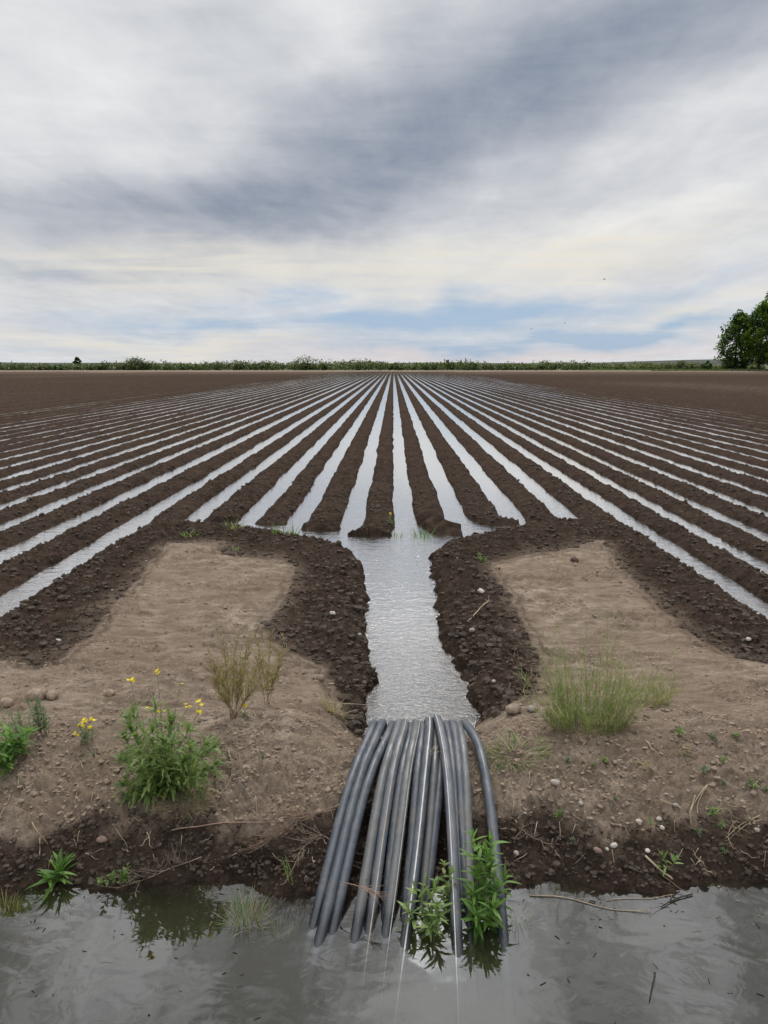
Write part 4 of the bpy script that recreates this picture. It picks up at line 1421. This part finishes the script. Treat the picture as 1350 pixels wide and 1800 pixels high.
for k, (a, lab) in enumerate([([(1240, 1388), (1226, 1408), (1212, 1432), (1214, 1455), (1218, 1462)], 'longest straw in the bundle on the right bank, bent at its foot'),
                              ([(1243, 1386), (1234, 1402), (1224, 1425), (1226, 1440)], 'middle straw in the bundle on the right bank'),
                              ([(1222, 1405), (1215, 1425), (1210, 1440)], 'short straw at the left of the bundle on the right bank'),
                              ([(1160, 1415), (1180, 1422), (1200, 1430)], 'straw lying level left of the bundle on the right bank')]):
    stalk('straw', lab, 'straw', a, 0.0028, 'straw', 0.01 + 0.002 * k, 'bundle of straw on the right bank')
# a spray of dead twig caught across the tubes
pts = [at_px(597, 1550, 2.44), at_px(625, 1556, 2.41), at_px(652, 1566, 2.38), at_px(668, 1576, 2.36)]
root = empty('dry_brush', pts[0], 'spray of pale dead twig caught across the left tubes above the water', 'dry brush')
s = MB()
path = catmull(pts, 5)
s.tube(path, 0.0016, 5)
s.build('stalk', M['twig'], root)
s = MB()
for k in range(22):
    p, d = path_at(path, random.uniform(0.35, 1))
    s.tube(stem_path(p, d + rand_dir(0.5, 2.2) * 0.55, random.uniform(0.03, 0.07), 0.15, 4), [0.0010, 0.0009, 0.0008, 0.0006, 0.0005], 4)
s.build('twig', M['twig'], root)
# straws on the dusty tube
p = at_px(762, 1352, 3.0)
b = MB()
for k in range(16):
    a = rand_dir(0.6, 1.8)
    q = Vector((p.x + random.uniform(-.02, .025), p.y + random.uniform(-.02, .02), 0.285 + random.uniform(0, .012)))
    b.tube(stem_path(q, a, random.uniform(0.015, 0.04), 0.6, 4), 0.0008, 4)
tag(b.build_at('straw', M['straw'], (p.x, p.y, 0.28)), 'wisp of straw lying on the middle siphon tubes', 'straw')
# reflection of a stick on the ditch, built as a thin dark rod
a, c = gp(1146, 1700, 0), gp(1141, 1762, 0)
b = MB()
b.tube([Vector((a[0], a[1], -0.02)), Vector((a[0], a[1] - 0.03, 0.006)), Vector((c[0], c[1], 0.004))], [0.0035, 0.003, 0.0015], 6)
tag(b.build_at('dead_stalk', M['dark_twig'], (a[0], a[1], 0)), 'thin dark reflection built as a rod on the open ditch water at the right', 'stalk')

# ------------------------------------------------------------------ far shrubs and trees
def cards(b, c, r, n, size, mi=0, squash=0.8, shell=0.35):
    """a clump of many small leaf sprays through a rounded volume"""
    for k in range(n):
        v = Vector((random.gauss(0, 1), random.gauss(0, 1), random.gauss(0, 1))).normalized() * r * (shell + (1 - shell) * random.random() ** 0.5)
        p = Vector(c) + Vector((v.x, v.y, v.z * squash))
        s = size * random.uniform(0.6, 1.3)
        a = Vector((random.gauss(0, 1), random.gauss(0, 1), random.gauss(0, 0.7))).normalized()
        u = a.cross(Vector((0.2, 0.3, 1))).normalized()
        b.add([p - a * s, p - u * s * 0.55, p + a * s, p + u * s * 0.55], [(0, 1, 2, 3)], mi)


b = MB()
for k in range(1150):
    y = 215 + 75 * random.random() ** 1.6
    x = random.uniform(-0.56, 0.47) * y
    pale = 1 if (random.random() < 0.22 or (x > 55 and random.random() < 0.55)) else 0
    h = random.uniform(1.6, 2.9) * (1.0 + 0.55 * float(perlin(np.array([x * 0.045]), np.array([3.7]))[0])) * (0.8 if x < -80 else 1.0) * (0.75 if x > 60 else 1)
    for q in range(3):
        cards(b, (x + random.uniform(-1.4, 1.4), y + random.uniform(-1, 1), 0.3 + h * random.uniform(0.3, 0.6)), h * random.uniform(0.35, 0.5), 24, 0.34, pale, 1.0)
tag(b.build('shrubland', [M['shrub'], M['shrub_pale']], smooth=False), 'belt of low scrub beyond the far end of the field', kind='stuff')

b = MB()
for k in range(5200):
    x = random.uniform(52, 150)
    y = random.uniform(206.5, 214) if x > 70 else random.uniform(212, 216)
    s = random.uniform(0.2, 0.5)
    a = random.uniform(0, PI)
    b.add([(x - s * math.cos(a), y - s * math.sin(a), 0.2), (x + s * math.cos(a), y + s * math.sin(a), 0.2), (x + 0.2 * s, y, 0.25 + s * 1.4)], [(0, 1, 2)], k % 2)
verge_m = leaf_mat('verge_grass', (0.060, 0.115, 0.025), (0.125, 0.190, 0.045), 0.3)
tag(b.build('grass_verge', [verge_m, M['shrub_pale']], smooth=False), 'green grass verge between the field and the trees', kind='stuff')


def tree(label, x, y, h, w, mats, clumps, trunk_h=0.22, size=0.42, group=None, name='tree', z0=0.25, lean=0.0, seed=1, cat='tree', per=85):
    random.seed(seed)
    root = empty(name, (x, y, z0), label, cat, group)
    t = MB()
    top = Vector((x + lean, y, z0 + h * 0.86))
    base = Vector((x, y, z0 - 0.2))
    path = [base.lerp(top, k / 8) + Vector((random.uniform(-1, 1), random.uniform(-1, 1), 0)) * (0.012 * h if 0 < k < 8 else 0) for k in range(9)]
    r0 = h * 0.022
    t.tube(path, [r0 * (1.25 if k == 0 else 1) * (1 - 0.85 * k / 8) for k in range(9)], 8)
    t.build('trunk', M['bark'], root)
    cr = MB()
    for k in range(clumps):
        u = (k + 0.5) / clumps
        zc = z0 + h * (trunk_h + (0.97 - trunk_h) * u)
        prof = math.sin(PI * min(1.0, 0.18 + 0.80 * u)) ** 0.7
        a = k * 2.399 + random.uniform(-0.4, 0.4)
        rr = w * 0.5 * prof * random.uniform(0.35, 1.0)
        c = Vector((x + lean * u + rr * math.cos(a), y + rr * math.sin(a), zc + random.uniform(-.3, .3)))
        p, d = path_at(path, min(0.95, max(0.12, (zc - z0) / h / 0.86 - 0.14)))
        if k % 2 == 0:
            lb = MB()
            lb.tube([p, p.lerp(c, 0.5) + Vector((0, 0, 0.02 * h)), c], [r0 * 0.32, r0 * 0.2, r0 * 0.08], 5)
            if k < 24: lb.build('limb', M['bark'], root)
        cards(cr, c, w * random.uniform(0.12, 0.21), int(per * random.uniform(0.7, 1.2)), size, 0 if random.random() < 0.7 else 1, 0.85, 0.2)
    cr.build('crown', [M[m] for m in mats], root, smooth=False)
    return root


def tx(px, y): return (px - 691) / F * y * math.cos(PITCH) * 1.0


GT = 'tall trees at the right edge'
tree('dark green tree, leftmost of the tall trees at the right edge', tx(1287, 214), 214, 15.2, 9.8, ('crown_dark', 'crown_mid'), 70, 0.10, group=GT, seed=3, lean=0.8)
tree('lighter yellow green tree in front of its dark neighbours at the right edge', tx(1330, 209), 209, 17.5, 9.6, ('crown_mid', 'crown_dark'), 78, 0.12, group=GT, seed=5, lean=0.4)
tree('tallest dark tree, partly cut by the right edge', tx(1352, 216), 216, 21.5, 11.0, ('crown_dark', 'crown_mid'), 84, 0.12, group=GT, seed=8)
tree('dark thin topped conifer pair far behind the scrub at left', tx(133, 420), 420, 5.6, 3.6, ('crown_dark', 'crown_dark'), 26, 0.0, group=None, name='far_tree', seed=12, per=60, size=0.5)
tree('rounded shrub standing above the scrub at the left', tx(236, 216), 216, 3.2, 7.5, ('shrub', 'shrub_pale'), 26, 0.05, name='tall_shrub', seed=13, cat='shrub', per=50, size=0.28)
tree('taller shrub above the scrub left of the centre rows', tx(535, 217), 217, 3.0, 9.0, ('shrub', 'shrub_pale'), 28, 0.05, name='tall_shrub', seed=14, cat='shrub', per=50, size=0.28)
tree('thin pale shrub poking above the scrub right of the centre rows', tx(786, 216), 216, 3.3, 2.2, ('shrub_pale', 'shrub'), 9, 0.2, name='tall_shrub', seed=15, cat='shrub', per=30, size=0.24)
tree('dark round shrub at the grass verge left of the tall trees', tx(1240, 212), 212, 2.6, 2.6, ('crown_dark', 'shrub'), 14, 0.05, name='tall_shrub', seed=16, cat='shrub', per=45, size=0.25)
tree('olive shrub on the grass verge near the end of the road', tx(1195, 214), 214, 2.4, 4.2, ('shrub_pale', 'shrub'), 16, 0.05, name='tall_shrub', seed=17, cat='shrub', per=45, size=0.25)

# ------------------------------------------------------------------ birds
for px, py, dist, roll, flap, label in [(1062, 491, 130, 0.5, 0.45, 'highest of three tiny dark birds, alone near the bright cloud'),
                                        (993, 568, 150, -0.2, 0.25, 'right hand bird of the lower pair over the blue gap'),
                                        (934, 578, 150, 0.3, -0.2, 'left hand bird of the lower pair over the blue gap')]:
    c = at_px(px, py, dist)
    root = empty('bird', c, label, 'bird', 'birds flying over the field')
    b = MB()
    b.tube([c + Vector((-.16, 0, 0)), c + Vector((-.10, 0, 0.005)), c, c + Vector((.10, 0, .012)), c + Vector((.15, 0, .02)), c + Vector((.19, 0, .012))], [.012, .03, .05, .04, .028, .004], 8)
    b.build('body', M['bird'], root)
    for sg in (-1, 1):
        w = MB()
        y1, z1 = sg * 0.20, 0.20 * flap
        y2, z2 = sg * 0.40, 0.24 * flap
        V = [(-.07, 0, .02), (.08, 0, .02), (.09, y1, z1), (-.06, y1, z1), (-.03, y2, z2), (.0, y2, z2)]
        top = [c + Vector(v) for v in V]
        bot = [c + Vector(v) - Vector((0, 0, 0.008)) for v in V]
        w.add(top + bot, [(0, 1, 2, 3), (3, 2, 5, 4), (6, 9, 8, 7), (9, 10, 11, 8), (0, 3, 9, 6), (3, 4, 10, 9), (4, 5, 11, 10), (5, 2, 8, 11), (2, 1, 7, 8)])
        w.build('wing', M['bird'], root)
random.seed(99)
# ------------------------------------------------------------------ sky and light
SUN_EL, SUN_AZ = math.radians(52), math.radians(3)      # azimuth from +Y towards +X
world = bpy.data.worlds.new('World')
sc.world = world
world.use_nodes = True
nt = NT(world.node_tree)
bg = nt.n['Background']
dirv = nt.n.new('ShaderNodeTexCoord').outputs['Generated']
sp = nt.n.new('ShaderNodeSeparateXYZ')
nt.l.new(dirv, sp.inputs[0])
dx, dy, dz = sp.outputs
az = nt.math('ARCTAN2', dx, dy)
el = nt.math('ARCSINE', dz)
# cloud deck seen in perspective: direction -> point of a flat layer
inv = nt.math('DIVIDE', 1.0, nt.math('ADD', nt.math('MAXIMUM', dz, 0.0), 0.055))
cx = nt.math('MULTIPLY', dx, inv)
cy = nt.math('MULTIPLY', dy, inv)
cb = nt.n.new('ShaderNodeCombineXYZ')
nt.put(cb.inputs[0], cx)
nt.put(cb.inputs[1], cy)
deck = cb.outputs[0]
ST = math.radians(24)
stretch = nt.mapping(deck, (0, 0, -ST), (1.0, 0.34, 1.0))
strand = nt.noise(stretch, 2.6, 7, 0.58, 0.6)
strand2 = nt.noise(nt.mapping(deck, (0, 0, -ST - 0.35), (1.0, 0.48, 1.0), (3, 1, 0)), 5.5, 6, 0.62, 0.4)
soft = nt.noise(nt.mapping(deck, (0, 0, -ST), (1.0, 0.55, 1.0), (7, 2, 0)), 1.1, 4, 0.5, 0.3)
low = nt.noise(nt.mapping(deck, (0, 0, 0.1), (0.35, 1.0, 1.0), (2, 5, 0)), 1.6, 6, 0.6, 0.4)
# gentle wandering of the large shapes
wn = nt.noise(nt.mapping(dirv, (0, 0, 0), (1, 1, 2.2)), 5.0, 4, 0.55, 0.0, True)
wsp = nt.n.new('ShaderNodeSeparateColor')
nt.l.new(wn, wsp.inputs[0])
azw = nt.math('ADD', az, nt.math('MULTIPLY', nt.math('SUBTRACT', wsp.outputs[0], 0.5), 0.16))
elw = nt.math('ADD', el, nt.math('MULTIPLY', nt.math('SUBTRACT', wsp.outputs[1], 0.5), 0.10))


def sky_ang(px, py):
    d = ray(px, py).normalized()
    return math.atan2(d.x, d.y), math.asin(d.z)


def blob(px, py, rx, ry, rot=0.0, power=1.0):
    """soft patch of cloud at a fixed bearing and height in the sky"""
    a0, e0 = sky_ang(px, py)
    k = 1.0 / F
    ca, sa = math.cos(math.radians(rot)), math.sin(math.radians(rot))
    u = nt.math('SUBTRACT', azw, a0)
    v = nt.math('SUBTRACT', elw, e0)
    p = nt.math('DIVIDE', nt.math('ADD', nt.math('MULTIPLY', u, ca), nt.math('MULTIPLY', v, sa)), rx * k)
    q = nt.math('DIVIDE', nt.math('SUBTRACT', nt.math('MULTIPLY', v, ca), nt.math('MULTIPLY', u, sa)), ry * k)
    r2 = nt.math('ADD', nt.math('MULTIPLY', p, p), nt.math('MULTIPLY', q, q))
    return nt.math('EXPONENT', nt.math('MULTIPLY', r2, -1.0))


def total(lst):
    t = None
    for b, w in lst:
        x = nt.math('MULTIPLY', b, w)
        t = x if t is None else nt.math('ADD', t, x)
    return t


dark = total([(blob(560, 335, 450, 105, 8), 0.58), (blob(800, 190, 360, 115, 22), 0.66), (blob(1000, 110, 350, 80, 18), 0.12), (blob(1120, 45, 340, 90, 14), 0.66), (blob(1330, 30, 200, 80, 0), 0.35),
              (blob(250, 385, 300, 60, 2), 0.72), (blob(330, 60, 200, 90, -20), 0.30), (blob(1150, 330, 200, 28, 12), 0.25),
              (blob(40, 475, 120, 13, 0), 0.75), (blob(1280, 130, 160, 30, 18), 0.25),
              (blob(140, 160, 230, 140, 0), -0.42), (blob(610, 60, 90, 70, 50), -0.50), (blob(1200, 210, 260, 42, 14), -0.42),
              (blob(1060, 400, 300, 40, 12), -0.45)])
dark = nt.math('ADD', dark, nt.math('MULTIPLY', nt.math('SUBTRACT', strand, 0.5), 0.90))
band = nt.noise(nt.mapping(dirv, (0, math.radians(-16), 0), (2.2, 2.2, 17.0), (1, 4, 0)), 1.0, 6, 0.6, 0.9)
dark = nt.math('ADD', dark, nt.math('MULTIPLY', nt.math('SUBTRACT', strand2, 0.5), 0.50))
dark = nt.math('ADD', dark, nt.math('MULTIPLY', nt.math('SUBTRACT', band, 0.5), 0.95))
dark = nt.math('ADD', dark, nt.math('MULTIPLY', nt.math('SUBTRACT', soft, 0.5), 0.45))
puff = nt.noise(nt.mapping(dirv, (0, math.radians(-14), 0), (9.0, 9.0, 22.0), (6, 2, 3)), 1.0, 7, 0.62, 0.5)
dark = nt.math('ADD', dark, nt.math('MULTIPLY', nt.math('SUBTRACT', puff, 0.5), 0.55))
dark = nt.math('ADD', dark, 0.10)
cloud = nt.mix(nt.ramp(dark, -0.66, 1.75, smooth=False), (0.850, 0.850, 0.850), (0.205, 0.250, 0.335))
warm = total([(blob(1000, 440, 330, 45, 8), 0.8), (blob(330, 475, 330, 38, 0), 0.8), (blob(280, 600, 330, 22, 0), 0.85), (blob(1250, 540, 200, 22, 8), 0.6)])
cloud = nt.mix(nt.math('MULTIPLY', warm, nt.ramp(low, 0.35, 0.6, 0.35, 1.0), clamp=True), cloud, (0.800, 0.750, 0.640))
pink = total([(blob(860, 627, 420, 14, 2), 0.75), (blob(480, 612, 220, 14, 0), 0.35)])
cloud = nt.mix(nt.math('MULTIPLY', pink, nt.ramp(low, 0.3, 0.6, 0.5, 1.0), clamp=True), cloud, (0.69, 0.61, 0.60))
# clear gaps show the blue sky behind the cloud
sky = nt.n.new('ShaderNodeTexSky')
sky.sky_type = 'NISHITA'
sky.sun_disc = False
sky.sun_elevation = SUN_EL
sky.sun_rotation = SUN_AZ
sky.air_density = 1.0
sky.dust_density = 0.6
blue = nt.mix(0.8, nt.mix(1.0, sky.outputs[0], (0.085, 0.085, 0.085), 'MULTIPLY'), (0.27, 0.42, 0.64))
gap = total([(blob(830, 545, 260, 30, 3), 0.60), (blob(1050, 590, 330, 17, 3), 0.85), (blob(400, 555, 230, 22, 0), 0.55), (blob(60, 480, 110, 12, 0), 0.25),
             (blob(680, 600, 200, 16, 0), 0.5), (blob(60, 612, 120, 14, 0), 0.25), (blob(1180, 505, 200, 14, 6), 0.10)])
gn = nt.noise(nt.mapping(dirv, (0, 0, 0), (3.0, 3.0, 26.0), (4, 1, 2)), 1.0, 5, 0.58, 0.5)
gap = nt.math('MULTIPLY', gap, nt.ramp(gn, 0.38, 0.62, 1.7, 0.40))
cloud = nt.mix(nt.math('MINIMUM', gap, 0.9), cloud, blue)
# the overcast is brighter high up round the veiled sun
patch = nt.noise(nt.mapping(deck, (0, 0, -ST), (1.0, 0.6, 1.0), (11, 3, 0)), 4.5, 5, 0.6, 0.8)
up = nt.ramp(el, math.radians(29), math.radians(43), 1.0, 1.75)
up = nt.math('MULTIPLY', up, nt.mix(nt.ramp(el, math.radians(28), math.radians(36)), (1, 1, 1), nt.ramp(patch, 0.36, 0.64, 0.50, 1.7)))
sd = Vector((math.cos(SUN_EL) * math.sin(SUN_AZ), math.cos(SUN_EL) * math.cos(SUN_AZ), math.sin(SUN_EL)))
dotn = nt.vmath('DOT_PRODUCT', dirv, tuple(sd), out=1)
glow = nt.math('MULTIPLY', nt.math('POWER', nt.math('MAXIMUM', dotn, 0.0), 70.0), nt.ramp(soft, 0.35, 0.65, 0.8, 3.2))
hd = Vector((math.cos(math.radians(40)) * math.sin(math.radians(1)), math.cos(math.radians(40)) * math.cos(math.radians(1)), math.sin(math.radians(40))))
hole = nt.math('POWER', nt.math('MAXIMUM', nt.vmath('DOT_PRODUCT', dirv, tuple(hd), out=1), 0.0), 800.0)
hole = nt.math('MULTIPLY', hole, nt.ramp(strand2, 0.44, 0.60, 0.0, 5.0))
cloud = nt.mix(1.0, cloud, nt.vmath('MULTIPLY', (1, 1, 1), nt.math('ADD', nt.math('ADD', up, glow), hole)), 'MULTIPLY')
nt.put(bg.inputs['Color'], cloud)
bg.inputs['Strength'].default_value = 0.92

sl = bpy.data.lights.new('sun', 'SUN')
sl.energy = 1.5
sl.angle = math.radians(11)
sl.color = (1.0, 0.955, 0.89)
so = bpy.data.objects.new('sun', sl)
C.objects.link(so)
so.rotation_euler = (-sd).to_track_quat('-Z', 'Y').to_euler()
so.location = (0, 0, 50)

sc.view_settings.view_transform = 'Standard'
sc.view_settings.look = 'None'
sc.view_settings.exposure = 0.18
sc.view_settings.gamma = 1.0
sc.render.engine = 'CYCLES'
cy_ = sc.cycles
cy_.use_denoising = True
cy_.max_bounces = 8
cy_.diffuse_bounces = 3
cy_.glossy_bounces = 3
cy_.transmission_bounces = 4
cy_.transparent_max_bounces = 12
cy_.volume_bounces = 2
cy_.caustics_reflective = False
cy_.sample_clamp_indirect = 6.0
